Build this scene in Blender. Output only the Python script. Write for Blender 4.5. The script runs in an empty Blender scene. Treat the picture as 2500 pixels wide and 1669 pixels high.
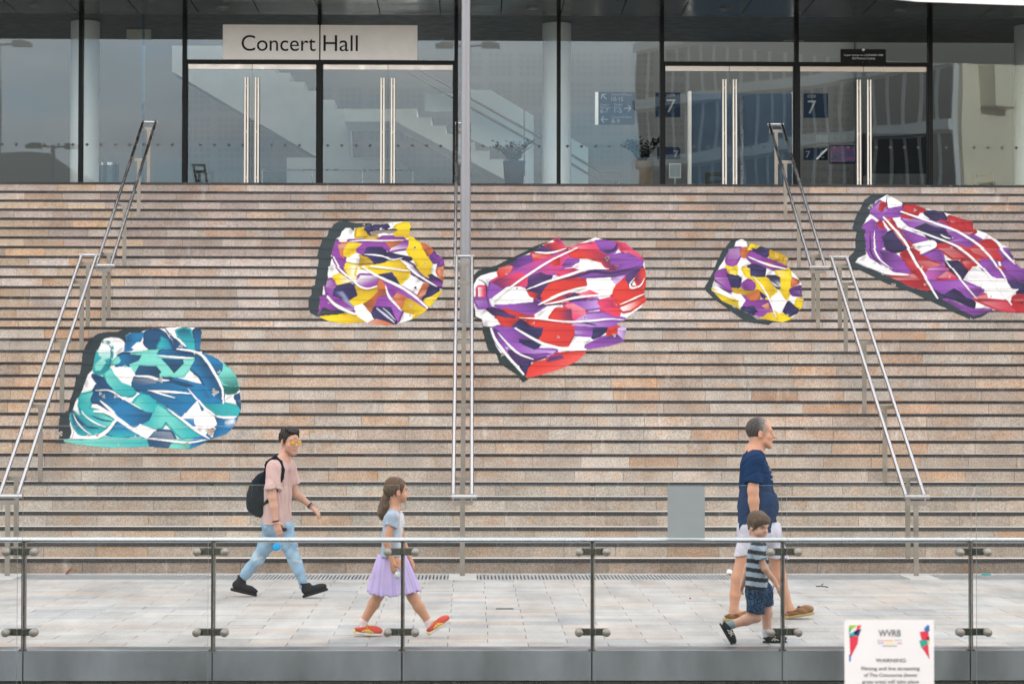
import bpy, math, random
import numpy as np
from mathutils import Matrix, Vector

random.seed(7)
rng = np.random.default_rng(11)
R = math.radians
scene = bpy.context.scene
col = scene.collection

# ------------------------------------------------------------------ camera
F_PX, CX, CY = 5600.0, 1250.0, 834.5          # focal length and centre in pixels of the 2500 px wide photograph
EYE = 1.957                                    # eye height above the pavement
cam_data = bpy.data.cameras.new("camera")
cam = bpy.data.objects.new("camera", cam_data)
col.objects.link(cam)
cam.location = (0, 0, EYE)
cam.rotation_euler = (R(90) + math.atan(146.5 / F_PX), R(-0.085), -math.atan(102 / F_PX))
cam_data.sensor_width = 36
cam_data.lens = F_PX / 2500 * 36
cam_data.clip_start = 0.1
cam_data.clip_end = 2000
cam_data.dof.use_dof = True
cam_data.dof.focus_distance = 27
cam_data.dof.aperture_fstop = 4.5
scene.camera = cam
CAM_M = cam.rotation_euler.to_matrix()
CAM_N = np.array(CAM_M)


def at(px, py, Y):
    """the point on the vertical plane at depth Y that the photograph shows at (px, py)"""
    d = CAM_M @ Vector(((px - CX) / F_PX, (CY - py) / F_PX, -1))
    s = Y / d.y
    return Vector((d.x * s, Y, EYE + d.z * s))


def project(P):
    q = (P - np.array([0, 0, EYE])) @ CAM_N
    return CX + F_PX * q[:, 0] / -q[:, 2], CY - F_PX * q[:, 1] / -q[:, 2]


# ------------------------------------------------------------------ world and sun
SUN_EL, SUN_AZ = R(20), R(32)                  # the sun stands behind the hall, to the right
world = bpy.data.worlds.new("World")
scene.world = world
world.use_nodes = True
wt = world.node_tree
wt.nodes.clear()


def N(nt, kind, **kw):
    n = nt.nodes.new(kind)
    for k, v in kw.items():
        if k.startswith("i_"):
            n.inputs[k[2:].replace("_", " ")].default_value = v
        else:
            setattr(n, k, v)
    return n


wo = N(wt, "ShaderNodeOutputWorld")
bg = N(wt, "ShaderNodeBackground")
bg.inputs["Strength"].default_value = 0.12
sky = N(wt, "ShaderNodeTexSky", sky_type="NISHITA", sun_disc=False, sun_elevation=SUN_EL, sun_rotation=SUN_AZ,
        air_density=1.0, dust_density=2.0, ozone_density=1.0)
tc = N(wt, "ShaderNodeTexCoord")
sep = N(wt, "ShaderNodeSeparateXYZ")
wt.links.new(tc.outputs["Generated"], sep.inputs[0])
zz = N(wt, "ShaderNodeMath", operation="MAXIMUM")
wt.links.new(sep.outputs["Z"], zz.inputs[0]); zz.inputs[1].default_value = 0.0
za = N(wt, "ShaderNodeMath", operation="ADD"); wt.links.new(zz.outputs[0], za.inputs[0]); za.inputs[1].default_value = 0.16
dv = N(wt, "ShaderNodeVectorMath", operation="DIVIDE")
cmb = N(wt, "ShaderNodeCombineXYZ")
for k in range(3):
    wt.links.new(za.outputs[0], cmb.inputs[k])
wt.links.new(tc.outputs["Generated"], dv.inputs[0]); wt.links.new(cmb.outputs[0], dv.inputs[1])
cn = N(wt, "ShaderNodeTexNoise"); cn.inputs["Scale"].default_value = 2.0; cn.inputs["Detail"].default_value = 8; cn.inputs["Roughness"].default_value = 0.55
wt.links.new(dv.outputs[0], cn.inputs["Vector"])
cr = N(wt, "ShaderNodeMapRange"); cr.inputs[1].default_value = 0.34; cr.inputs[2].default_value = 0.58
wt.links.new(cn.outputs["Fac"], cr.inputs[0])
cc = N(wt, "ShaderNodeTexNoise"); cc.inputs["Scale"].default_value = 3.2; cc.inputs["Detail"].default_value = 6
wt.links.new(dv.outputs[0], cc.inputs["Vector"])
cm = N(wt, "ShaderNodeMix", data_type="RGBA")
cm.inputs["A"].default_value = (2.5, 2.45, 2.4, 1); cm.inputs["B"].default_value = (9.5, 8.7, 7.85, 1)
wt.links.new(cc.outputs["Fac"], cm.inputs["Factor"])
mx = N(wt, "ShaderNodeMix", data_type="RGBA")
wt.links.new(cr.outputs[0], mx.inputs["Factor"]); wt.links.new(sky.outputs[0], mx.inputs["A"]); wt.links.new(cm.outputs["Result"], mx.inputs["B"])
wt.links.new(mx.outputs["Result"], bg.inputs["Color"])
wt.links.new(bg.outputs[0], wo.inputs["Surface"])

sun_d = bpy.data.lights.new("sun", "SUN")
sun_d.energy = 3.2
sun_d.angle = R(0.5)
sun_d.color = (1.0, 0.95, 0.87)
sun = bpy.data.objects.new("sun", sun_d)
col.objects.link(sun)
to_sun = Vector((math.sin(SUN_AZ) * math.cos(SUN_EL), math.cos(SUN_AZ) * math.cos(SUN_EL), math.sin(SUN_EL)))
sun.rotation_euler = to_sun.to_track_quat("Z", "Y").to_euler()
sun.location = (30, 60, 60)

vs = scene.view_settings
vs.view_transform = "Standard"
vs.look = "None"
vs.gamma = 1
vs.use_curve_mapping = False
vs.exposure = 2.25
scene.render.engine = "CYCLES"
cy = scene.cycles
cy.max_bounces = 7
cy.diffuse_bounces = 3
cy.glossy_bounces = 4
cy.transmission_bounces = 6
cy.transparent_max_bounces = 24
cy.use_denoising = True
cy.sample_clamp_indirect = 8
cy.caustics_reflective = False
cy.caustics_refractive = False


# ------------------------------------------------------------------ materials
def lin(h):
    """'#rrggbb' -> linear rgb"""
    c = [int(h[i:i + 2], 16) / 255 for i in (1, 3, 5)]
    return tuple(v / 12.92 if v <= 0.04045 else ((v + 0.055) / 1.055) ** 2.4 for v in c)


def mat(name, color=(.5, .5, .5), rough=.5, metal=0.0, bump=0.0, bscale=40.0, var=0.0, vscale=4.0, source=None, spec=.5, vstretch=(1, 1, 1), coat=0.0):
    """principled material; source 'attr' reads the colour attribute Col, 'obj' the object's own colour"""
    m = bpy.data.materials.new(name)
    m.use_nodes = True
    nt = m.node_tree
    b = nt.nodes["Principled BSDF"]
    b.inputs["Roughness"].default_value = rough
    b.inputs["Metallic"].default_value = metal
    b.inputs["Specular IOR Level"].default_value = spec
    b.inputs["Coat Weight"].default_value = coat
    out = None
    if source == "attr":
        a = N(nt, "ShaderNodeAttribute", attribute_name="Col"); out = a.outputs["Color"]
    elif source == "obj":
        a = N(nt, "ShaderNodeObjectInfo"); out = a.outputs["Color"]
    else:
        b.inputs["Base Color"].default_value = (*color, 1)
    geo = N(nt, "ShaderNodeNewGeometry")
    mp = N(nt, "ShaderNodeMapping"); mp.inputs["Scale"].default_value = vstretch
    nt.links.new(geo.outputs["Position"], mp.inputs["Vector"])
    if var:
        n = N(nt, "ShaderNodeTexNoise"); n.inputs["Scale"].default_value = vscale; n.inputs["Detail"].default_value = 6
        nt.links.new(mp.outputs[0], n.inputs["Vector"])
        r = N(nt, "ShaderNodeMapRange"); r.inputs[1].default_value = .3; r.inputs[2].default_value = .7
        r.inputs[3].default_value = 1 - var; r.inputs[4].default_value = 1 + var
        nt.links.new(n.outputs["Fac"], r.inputs[0])
        v = N(nt, "ShaderNodeMix", data_type="RGBA", blend_type="MULTIPLY"); v.inputs["Factor"].default_value = 1
        if out:
            nt.links.new(out, v.inputs["A"])
        else:
            v.inputs["A"].default_value = (*color, 1)
        nt.links.new(r.outputs[0], v.inputs["B"])
        out = v.outputs["Result"]
        rr = N(nt, "ShaderNodeMapRange"); rr.inputs[1].default_value = .3; rr.inputs[2].default_value = .7
        rr.inputs[3].default_value = max(0, rough - .08); rr.inputs[4].default_value = min(1, rough + .08)
        nt.links.new(n.outputs["Fac"], rr.inputs[0]); nt.links.new(rr.outputs[0], b.inputs["Roughness"])
    if out:
        nt.links.new(out, b.inputs["Base Color"])
    if bump:
        n2 = N(nt, "ShaderNodeTexNoise"); n2.inputs["Scale"].default_value = bscale; n2.inputs["Detail"].default_value = 5
        nt.links.new(mp.outputs[0], n2.inputs["Vector"])
        bp = N(nt, "ShaderNodeBump"); bp.inputs["Strength"].default_value = bump; bp.inputs["Distance"].default_value = .02
        nt.links.new(n2.outputs["Fac"], bp.inputs["Height"]); nt.links.new(bp.outputs[0], b.inputs["Normal"])
    return m


def granite(name, source, speck_lo, speck_hi, scale, stain=0.0, color=(.4, .4, .4), stain_col=(1.0, .72, .50), pale=0.0, rough=.75):
    """stone with mineral grain, cloudy stains and pale lime marks; grain runs through world space so no two blocks repeat"""
    m = bpy.data.materials.new(name)
    m.use_nodes = True
    nt = m.node_tree
    L = nt.links.new
    b = nt.nodes["Principled BSDF"]
    b.inputs["Roughness"].default_value = rough
    b.inputs["Specular IOR Level"].default_value = .15
    geo = N(nt, "ShaderNodeNewGeometry")
    if source == "obj":
        base = N(nt, "ShaderNodeObjectInfo").outputs["Color"]
    elif source == "attr":
        base = N(nt, "ShaderNodeAttribute", attribute_name="Col").outputs["Color"]
    else:
        rgb = N(nt, "ShaderNodeRGB"); rgb.outputs[0].default_value = (*color, 1); base = rgb.outputs[0]
    n1 = N(nt, "ShaderNodeTexNoise"); n1.inputs["Scale"].default_value = scale; n1.inputs["Detail"].default_value = 3; n1.inputs["Roughness"].default_value = .8
    L(geo.outputs["Position"], n1.inputs["Vector"])
    r1 = N(nt, "ShaderNodeMapRange"); r1.inputs[1].default_value = .36; r1.inputs[2].default_value = .64; r1.inputs[3].default_value = speck_lo; r1.inputs[4].default_value = speck_hi
    L(n1.outputs["Fac"], r1.inputs[0])
    m1 = N(nt, "ShaderNodeMix", data_type="RGBA", blend_type="MULTIPLY"); m1.inputs["Factor"].default_value = 1
    L(base, m1.inputs["A"]); L(r1.outputs[0], m1.inputs["B"])
    out = m1.outputs["Result"]
    if stain:
        mp = N(nt, "ShaderNodeMapping"); mp.inputs["Scale"].default_value = (1.0, 1.0, 2.2)
        L(geo.outputs["Position"], mp.inputs["Vector"])
        n2 = N(nt, "ShaderNodeTexNoise"); n2.inputs["Scale"].default_value = 3.1; n2.inputs["Detail"].default_value = 5; n2.inputs["Roughness"].default_value = .6
        L(mp.outputs[0], n2.inputs["Vector"])
        r2 = N(nt, "ShaderNodeMapRange"); r2.inputs[1].default_value = .50; r2.inputs[2].default_value = .70; r2.inputs[4].default_value = stain
        L(n2.outputs["Fac"], r2.inputs[0])
        m2 = N(nt, "ShaderNodeMix", data_type="RGBA", blend_type="MULTIPLY")
        m2.inputs["B"].default_value = (*stain_col, 1)
        L(r2.outputs[0], m2.inputs["Factor"]); L(out, m2.inputs["A"])
        out = m2.outputs["Result"]
        n3 = N(nt, "ShaderNodeTexNoise"); n3.inputs["Scale"].default_value = 1.6; n3.inputs["Detail"].default_value = 6; n3.inputs["Roughness"].default_value = .65
        mp3 = N(nt, "ShaderNodeMapping"); mp3.inputs["Location"].default_value = (5, 9, 3); mp3.inputs["Scale"].default_value = (1.4, .4, 1.0)
        L(geo.outputs["Position"], mp3.inputs["Vector"]); L(mp3.outputs[0], n3.inputs["Vector"])
        r3 = N(nt, "ShaderNodeMapRange"); r3.inputs[1].default_value = .3; r3.inputs[2].default_value = .7; r3.inputs[3].default_value = .76; r3.inputs[4].default_value = 1.14
        L(n3.outputs["Fac"], r3.inputs[0])
        m3 = N(nt, "ShaderNodeMix", data_type="RGBA", blend_type="MULTIPLY"); m3.inputs["Factor"].default_value = 1
        L(out, m3.inputs["A"]); L(r3.outputs[0], m3.inputs["B"])
        out = m3.outputs["Result"]
    if pale:
        n4 = N(nt, "ShaderNodeTexNoise"); n4.inputs["Scale"].default_value = 2.6; n4.inputs["Detail"].default_value = 7; n4.inputs["Roughness"].default_value = .7
        mp4 = N(nt, "ShaderNodeMapping"); mp4.inputs["Scale"].default_value = (2.4, .6, .5); mp4.inputs["Location"].default_value = (17, 2, 8)
        L(geo.outputs["Position"], mp4.inputs["Vector"]); L(mp4.outputs[0], n4.inputs["Vector"])
        r4 = N(nt, "ShaderNodeMapRange"); r4.inputs[1].default_value = .60; r4.inputs[2].default_value = .76; r4.inputs[4].default_value = pale
        L(n4.outputs["Fac"], r4.inputs[0])
        m4 = N(nt, "ShaderNodeMix", data_type="RGBA"); m4.inputs["B"].default_value = (.66, .62, .58, 1)
        L(r4.outputs[0], m4.inputs["Factor"]); L(out, m4.inputs["A"])
        out = m4.outputs["Result"]
    L(out, b.inputs["Base Color"])
    bp = N(nt, "ShaderNodeBump"); bp.inputs["Strength"].default_value = .25; bp.inputs["Distance"].default_value = .004
    L(n1.outputs["Fac"], bp.inputs["Height"]); L(bp.outputs[0], b.inputs["Normal"])
    return m


def glass(name, refl, tint, rough=0.0, wavy=0.0, sheen=(.95, .97, 1), fk=.9):
    """thin pane: clear or tinted sheet with a mirror-like skin that grows towards grazing angles"""
    m = bpy.data.materials.new(name)
    m.use_nodes = True
    nt = m.node_tree
    nt.nodes.clear()
    L = nt.links.new
    o = N(nt, "ShaderNodeOutputMaterial")
    t = N(nt, "ShaderNodeBsdfTransparent"); t.inputs[0].default_value = (*tint, 1)
    g = N(nt, "ShaderNodeBsdfGlossy"); g.inputs["Roughness"].default_value = rough; g.inputs["Color"].default_value = (*sheen, 1)
    fr = N(nt, "ShaderNodeFresnel"); fr.inputs["IOR"].default_value = 1.5
    a = N(nt, "ShaderNodeMath", operation="MULTIPLY_ADD"); a.inputs[1].default_value = fk; a.inputs[2].default_value = refl
    a.use_clamp = True
    L(fr.outputs[0], a.inputs[0])
    mxs = N(nt, "ShaderNodeMixShader")
    L(a.outputs[0], mxs.inputs[0]); L(t.outputs[0], mxs.inputs[1]); L(g.outputs[0], mxs.inputs[2])
    L(mxs.outputs[0], o.inputs["Surface"])
    if wavy:
        geo = N(nt, "ShaderNodeNewGeometry")
        n = N(nt, "ShaderNodeTexNoise"); n.inputs["Scale"].default_value = .8; n.inputs["Detail"].default_value = 1
        L(geo.outputs["Position"], n.inputs["Vector"])
        bp = N(nt, "ShaderNodeBump"); bp.inputs["Strength"].default_value = 1; bp.inputs["Distance"].default_value = wavy
        L(n.outputs["Fac"], bp.inputs["Height"]); L(bp.outputs[0], g.inputs["Normal"])
    return m


M = {}
M["riser"] = granite("riser_granite", "obj", .68, 1.30, 56, stain=.6, pale=.55)
M["riser_mass"] = granite("riser_granite_far", "attr", .68, 1.30, 56, stain=.6, pale=.55)
M["nosing"] = granite("nosing_granite", "obj", .35, 1.75, 75, pale=.18)
M["nosing_mass"] = granite("nosing_granite_far", "attr", .35, 1.75, 75, pale=.18)
M["tread"] = granite("tread_granite", None, .75, 1.25, 60, color=(.56, .52, .48))
M["core"] = mat("stair_mortar", (.14, .12, .10), .9)
M["paver"] = granite("paver_stone", "obj", .80, 1.16, 55, stain=.45, stain_col=(1, .9, .8), rough=.6)
M["paver_mass"] = granite("paver_stone_far", "attr", .80, 1.16, 55, stain=.45, stain_col=(1, .9, .8), rough=.6)
M["bed"] = mat("mortar_bed", (.12, .11, .10), .9, var=.2)
M["steel"] = mat("brushed_steel", (.40, .40, .41), .27, 1.0, bump=.04, bscale=120, var=.06, vscale=3)
M["steel_dull"] = mat("dull_steel", (.27, .245, .215), .42, 1.0, bump=.05, bscale=90, var=.12, vscale=5)
M["steel_panel"] = mat("satin_steel_panel", (.25, .265, .29), .36, .9, bump=.03, bscale=60, var=.26, vscale=2.6, vstretch=(1, 1, .35))
M["dark_steel"] = mat("dark_steel", (.075, .075, .07), .3, .8, var=.15, vscale=8)
M["black"] = mat("black_frame", (.010, .011, .012), .4, spec=.12)
M["pole"] = mat("grey_painted_pole", (.24, .24, .26), .38, .3, var=.07, vscale=3)
M["facade_glass"] = glass("facade_glass", .0, (.96, .985, .985), sheen=(.68, .83, 1), fk=.72)
M["rail_glass"] = glass("balustrade_glass", .0, (.98, .99, .987), fk=.5)
M["glass_edge"] = mat("glass_edge", (.20, .27, .26), .3, spec=.2)
M["white"] = mat("white_paint", (.78, .78, .77), .5, var=.03)
M["sign_white"] = mat("white_sign_sheet", (.86, .83, .81), .6, var=.03, vscale=6)
M["ink"] = mat("black_ink", (.012, .014, .018), .6, spec=.15)
M["soffit"] = mat("dark_gloss_soffit", (.020, .019, .017), .16, .0, var=.15, vscale=1.2, spec=.45)
M["dark_void"] = mat("dark_recess", (.008, .010, .011), .7, spec=.1)
M["asphalt"] = mat("lower_ground", (.09, .095, .085), .9, var=.25, vscale=1.5)


# ------------------------------------------------------------------ mesh helpers
class MB:
    def __init__(s):
        s.v, s.f, s.c = [], [], []
        s.cur = None

    def add(s, vs, fs):
        o = len(s.v)
        s.v += [tuple(p) for p in vs]
        s.f += [tuple(i + o for i in q) for q in fs]
        if s.cur is not None:
            s.c += [s.cur] * len(vs)
        return s

    def box(s, x0, x1, y0, y1, z0, z1):
        return s.add([(x0, y0, z0), (x1, y0, z0), (x1, y1, z0), (x0, y1, z0), (x0, y0, z1), (x1, y0, z1), (x1, y1, z1), (x0, y1, z1)],
                     [(0, 3, 2, 1), (4, 5, 6, 7), (0, 1, 5, 4), (1, 2, 6, 5), (2, 3, 7, 6), (3, 0, 4, 7)])

    def tube(s, pts, r, n=12, cap=True):
        pts = [Vector(p) for p in pts]
        rs = r if isinstance(r, (list, tuple)) else [r] * len(pts)
        vs, fs = [], []
        for i, p in enumerate(pts):
            d = (pts[min(i + 1, len(pts) - 1)] - pts[max(i - 1, 0)]).normalized()
            u = d.cross(Vector((0, 0, 1)))
            if u.length < 1e-3:
                u = Vector((1, 0, 0))
            u.normalize(); w = d.cross(u)
            for k in range(n):
                a = 2 * math.pi * k / n
                vs.append(p + (u * math.cos(a) + w * math.sin(a)) * rs[i])
        for i in range(len(pts) - 1):
            for k in range(n):
                fs.append((i * n + k, (i + 1) * n + k, (i + 1) * n + (k + 1) % n, i * n + (k + 1) % n))
        if cap:
            fs.append(tuple(range(n))); fs.append(tuple(reversed(range(len(vs) - n, len(vs)))))
        return s.add(vs, fs)

    def prism(s, poly, y0, y1):
        """polygon in (x, z) given clockwise or not, extruded from y0 to y1"""
        n = len(poly)
        vs = [(x, y0, z) for x, z in poly] + [(x, y1, z) for x, z in poly]
        fs = [tuple(range(n)), tuple(range(2 * n - 1, n - 1, -1))] + [(i, i + n, (i + 1) % n + n, (i + 1) % n) for i in range(n)]
        return s.add(vs, fs)

    def lathe(s, prof, c=(0, 0, 0), n=24):
        vs, fs = [], []
        for r, z in prof:
            for k in range(n):
                a = 2 * math.pi * k / n
                vs.append((c[0] + r * math.cos(a), c[1] + r * math.sin(a), c[2] + z))
        for i in range(len(prof) - 1):
            for k in range(n):
                fs.append((i * n + k, i * n + (k + 1) % n, (i + 1) * n + (k + 1) % n, (i + 1) * n + k))
        fs.append(tuple(reversed(range(n)))); fs.append(tuple(range(len(vs) - n, len(vs))))
        return s.add(vs, fs)

    def mesh(s, name):
        me = bpy.data.meshes.new(name)
        me.from_pydata(s.v, [], s.f)
        if s.c:
            a = me.color_attributes.new("Col", "FLOAT_COLOR", "POINT")
            a.data.foreach_set("color", np.array([(*c, 1) for c in s.c], np.float32).ravel())
        return me

    def build(s, name, m, parent=None, smooth=False, bevel=0.0):
        return link(name, s.mesh(name), m, parent, smooth, bevel)


def link(name, me, m, parent=None, smooth=False, bevel=0.0):
    o = bpy.data.objects.new(name, me)
    col.objects.link(o)
    if m is not None and not me.materials:
        me.materials.append(m if not isinstance(m, str) else M[m])
    if parent is not None:
        o.parent = parent
    if smooth:
        me.polygons.foreach_set("use_smooth", [True] * len(me.polygons))
        me.set_sharp_from_angle(angle=R(40))
    if bevel:
        b = o.modifiers.new("bevel", "BEVEL"); b.width = bevel; b.segments = 2; b.limit_method = "ANGLE"
    return o


def tag(o, label=None, cat=None, group=None, kind=None):
    for k, v in (("label", label), ("category", cat), ("group", group), ("kind", kind)):
        if v:
            o[k] = v
    return o


def thing(name, label, cat, loc=(0, 0, 0), group=None, kind=None):
    o = bpy.data.objects.new(name, None)
    col.objects.link(o)
    o.location = loc
    o.empty_display_size = .1
    return tag(o, label, cat, group, kind)


def text_mesh(name, s, size, m, parent, x, y, z, align="CENTER", depth=.002, sx=1.0, spacing=1.0):
    cu = bpy.data.curves.new(name, "FONT")
    cu.body = s; cu.size = size; cu.align_x = align; cu.align_y = "CENTER"; cu.extrude = depth; cu.space_character = spacing
    t = bpy.data.objects.new(name, cu)
    col.objects.link(t)
    dg = bpy.context.evaluated_depsgraph_get()
    me = bpy.data.meshes.new_from_object(t.evaluated_get(dg))
    bpy.data.objects.remove(t); bpy.data.curves.remove(cu)
    me.transform(Matrix.Translation((x, y, z)) @ Matrix.Rotation(R(90), 4, "X") @ Matrix.Diagonal((sx, 1, 1, 1)))
    me.materials.clear()
    return link(name, me, m, parent)

# ------------------------------------------------------------------ ground, pavement
RISE, TREAD, STEP0, LAND = .165, .28933, 26.29, 1.0373
NSTEP, NLOW = 33, 18


def step_y(i):
    return STEP0 + (i - 1) * TREAD + (LAND if i > NLOW else 0)


def step_z(i):
    return i * RISE


FLOOR = NSTEP * RISE
FAC_Y = 40.0

g = MB().box(-300, 300, -400, 300, -.75, -.55).build("ground", "asphalt"); tag(g, kind="structure")
pav = thing("pavement", "pale stone pavement between the steps and the glass balustrade", "pavement", (0, 0, 0), kind="structure")
MB().box(-40, 40, 18.2, 26.34, -.5, -.022).build("bedding", "bed", pav)


def paver_tone():
    t = random.random()
    b = random.uniform(.37, .43)
    if t < .17:
        return (b * 1.03, b * .93, b * .85)
    if t < .32:
        return (b * .86, b * .88, b * .90)
    return (b, b * .98, b * .95)


pm = MB().box(-.3224, .3224, -.1489, .1489, -.02, 0).mesh("paver")
pm.materials.append(M["paver"])
mass = MB()
count = 0
rows = [18.43 + .30 * k for k in range(23)]
for k, y in enumerate(rows):
    off = (k % 2) * .325 + random.uniform(-.008, .008)
    xs = [-7.0 + off + .65 * j for j in range(23)]
    for x in xs:
        vis = -1180 / 5600 * (y + .2) - .3 < x < 1380 / 5600 * (y + .2) + .3
        c = paver_tone()
        if vis and count < 300:
            count += 1
            o = bpy.data.objects.new("paver", pm)
            col.objects.link(o); o.parent = pav
            o.location = (x, y + .15, random.uniform(-.0012, .0012)); o.color = (*c, 1)
        else:
            mass.cur = c
            mass.box(x - .3224, x + .3224, y + .0011, y + .2989, -.02, 0)
mass.cur = (.5, .49, .48)
yd0 = rows[-1] + .30
mass.box(-12, 12, 26.17, 26.33, -.02, .0)           # margin stone along the first riser
mo = mass.build("far_pavers", "paver_mass", pav); mo["kind"] = "stuff"
for q in ((-7.33, -12), (7.66, 12)):
    MB().box(min(q), max(q), 18.43, 25.3, -.02, -.001).build("paver", mat("outer_paver", (.5, .49, .47), .7, var=.1), pav)

# drain channel at the foot of the steps: grate sections with gaps where the handrail posts stand
POST_X = (-5.2, -.07, 5.06)
cuts = [-12, POST_X[0] - .16, POST_X[0] + .16, POST_X[1] - .17, POST_X[1] + .15, POST_X[2] - .17, POST_X[2] + .17, 12]
gr_names = ["slotted steel drain grate at the left of the left handrail foot", "slotted steel drain grate behind the young man and the girl",
            "slotted steel drain grate between the lamp post line and the older man", "slotted steel drain grate right of the right handrail foot"]
M["slot_bar"] = mat("galvanised_bar", (.44, .45, .46), .45, .5, var=.15, vscale=9)
for k in range(4):
    a, b = cuts[2 * k], cuts[2 * k + 1]
    gt = thing("drain_grate", gr_names[k], "drain", (0, 0, 0), "drain grates along the foot of the steps")
    MB().box(a, b, 25.34, 26.17, -.30, -.25).build("channel", "dark_void", gt)
    fr = MB()
    fr.box(a, b, 25.34, 25.40, -.02, .001).box(a, b, 26.10, 26.168, -.02, .001)
    fr.build("frame", "slot_bar", gt)
    bars = MB()
    x = a + .01
    while x < b - .02:
        if -6.2 < x < 7.2:
            bars.box(x, x + .021, 25.40, 26.10, -.03, -.002)
            x += .041
        else:
            bars.box(x, x + .1, 25.40, 26.10, -.03, -.002); x += .13
    bo = bars.build("bars", "slot_bar", gt); bo["kind"] = "stuff"
for a, b in ((cuts[1], cuts[2]), (cuts[3], cuts[4]), (cuts[5], cuts[6])):
    MB().box(a + .002, b - .002, 25.34, 26.168, -.02, -.0005).build("paver", mat("post_paver", (.40, .39, .37), .7, var=.12), pav)

# steel kerb and fascia carrying the balustrade, with the dark recess below
kerb = thing("kerb", "steel faced kerb below the glass balustrade", "kerb", (0, 0, 0), kind="structure")
MB().box(-30, 30, 18.16, 18.425, -.02, .003).build("kerb_cap", "steel_panel", kerb)
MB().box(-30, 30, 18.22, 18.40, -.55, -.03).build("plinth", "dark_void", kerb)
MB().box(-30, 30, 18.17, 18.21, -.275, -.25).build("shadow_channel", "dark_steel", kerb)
POSTS = [at(px, 1575, 18.12).x for px in (55, 518, 981, 1445, 1910, 2370)]
STEP_X = (POSTS[-1] - POSTS[0]) / 5
allp = [POSTS[0] - STEP_X * k for k in (2, 1)][::1] + POSTS + [POSTS[-1] + STEP_X, POSTS[-1] + 2 * STEP_X]
for k in range(len(allp) - 1):
    MB().box(allp[k] + .004, allp[k + 1] - .004, 18.135, 18.16, -.237, .004).build("fascia_panel", "steel_panel", kerb, bevel=.003)

# ------------------------------------------------------------------ the flight of steps
stairs = thing("staircase", "wide flight of beige granite steps with dark nosings below the hall", "stairs", (0, 0, 0), kind="structure")
XL, XR = -10.8, 11.4
prof = [(STEP0 + .05, -.5)]
for i in range(1, NSTEP + 1):
    prof += [(step_y(i) + .05, step_z(i - 1) - .03), (step_y(i) + .05, step_z(i) - .03)]
prof += [(FAC_Y + 14, FLOOR - .03), (FAC_Y + 14, -.5)]
n = len(prof)
core = MB()
core.add([(XL, y, z) for y, z in prof] + [(XR, y, z) for y, z in prof],
         [tuple(range(n)), tuple(range(2 * n - 1, n - 1, -1))] + [(j, (j + 1) % n, (j + 1) % n + n, j + n) for j in range(n)])
core.build("core", "core", stairs)


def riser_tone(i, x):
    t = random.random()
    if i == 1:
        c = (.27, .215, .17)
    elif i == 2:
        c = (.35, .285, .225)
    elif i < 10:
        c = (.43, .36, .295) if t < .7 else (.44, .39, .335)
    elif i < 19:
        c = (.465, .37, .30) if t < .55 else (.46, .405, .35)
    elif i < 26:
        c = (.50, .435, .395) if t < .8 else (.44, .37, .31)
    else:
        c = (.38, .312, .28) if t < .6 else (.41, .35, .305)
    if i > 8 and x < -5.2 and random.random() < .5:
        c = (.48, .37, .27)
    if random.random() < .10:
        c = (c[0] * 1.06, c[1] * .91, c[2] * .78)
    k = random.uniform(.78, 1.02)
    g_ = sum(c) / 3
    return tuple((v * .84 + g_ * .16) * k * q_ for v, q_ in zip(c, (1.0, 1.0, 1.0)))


NH = .036
rm = MB().box(-.2982, .2982, 0, .042, 0, RISE - NH - .0015).mesh("riser_block"); rm.materials.append(M["riser"])
nm = MB().box(-.4485, .4485, 0, .06, 0, NH).mesh("nosing"); nm.materials.append(M["nosing"])
rmass, nmass, tmass = MB(), MB(), MB()
nr = nn = 0
for i in range(1, NSTEP + 1):
    y, z0, z1 = step_y(i), step_z(i - 1), step_z(i)
    off = random.uniform(0, .6)
    x = XL + .3 + off
    lo, hi = -1170 / 5600 * y - .1, 1370 / 5600 * y + .1
    while x < XR - .3:
        c = riser_tone(i, x)
        dy = random.uniform(-.0015, .0015)
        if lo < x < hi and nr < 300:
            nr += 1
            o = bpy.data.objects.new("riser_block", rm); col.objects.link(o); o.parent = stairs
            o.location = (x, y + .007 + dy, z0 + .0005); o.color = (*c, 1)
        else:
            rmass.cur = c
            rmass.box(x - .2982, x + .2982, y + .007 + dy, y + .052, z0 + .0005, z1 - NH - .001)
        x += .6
    x = XL + .45 + random.uniform(0, .9)
    while x < XR - .45:
        b = random.uniform(.034, .052) * (1.5 if random.random() < .04 else 1)
        c = (b, b * .99, b * 1.02)
        if lo < x < hi and nn < 300:
            nn += 1
            o = bpy.data.objects.new("nosing", nm); col.objects.link(o); o.parent = stairs
            s_ = 1.2 if i < 7 else 1.0
            o.scale = (1, 1, s_)
            o.location = (x, y + random.uniform(-.001, .001), z1 - NH * s_); o.color = (*c, 1)
        else:
            nmass.cur = c
            nmass.box(x - .4485, x + .4485, y, y + .06, z1 - NH, z1)
        x += .9
    y1 = step_y(i + 1) + .011 if i < NSTEP else FAC_Y + 14
    MB().box(XL, XR, y + .061, y1, z1 - .028, z1 - .0005).build("tread", "tread", stairs)
o = rmass.build("far_riser_blocks", "riser_mass", stairs); o["kind"] = "stuff"
o = nmass.build("far_nosings", "nosing_mass", stairs); o["kind"] = "stuff"
for s, x in (("left", XL - .5), ("right", XR)):
    w = MB().box(x, x + .5, 25.8, FAC_Y + 2, -.5, FLOOR + .1).build("flank_wall", mat("flank_concrete", (.4, .38, .36), .8, var=.1))
    tag(w, f"low concrete wall closing the {s} end of the steps", "wall")
    w.name = "flank_wall"

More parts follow.
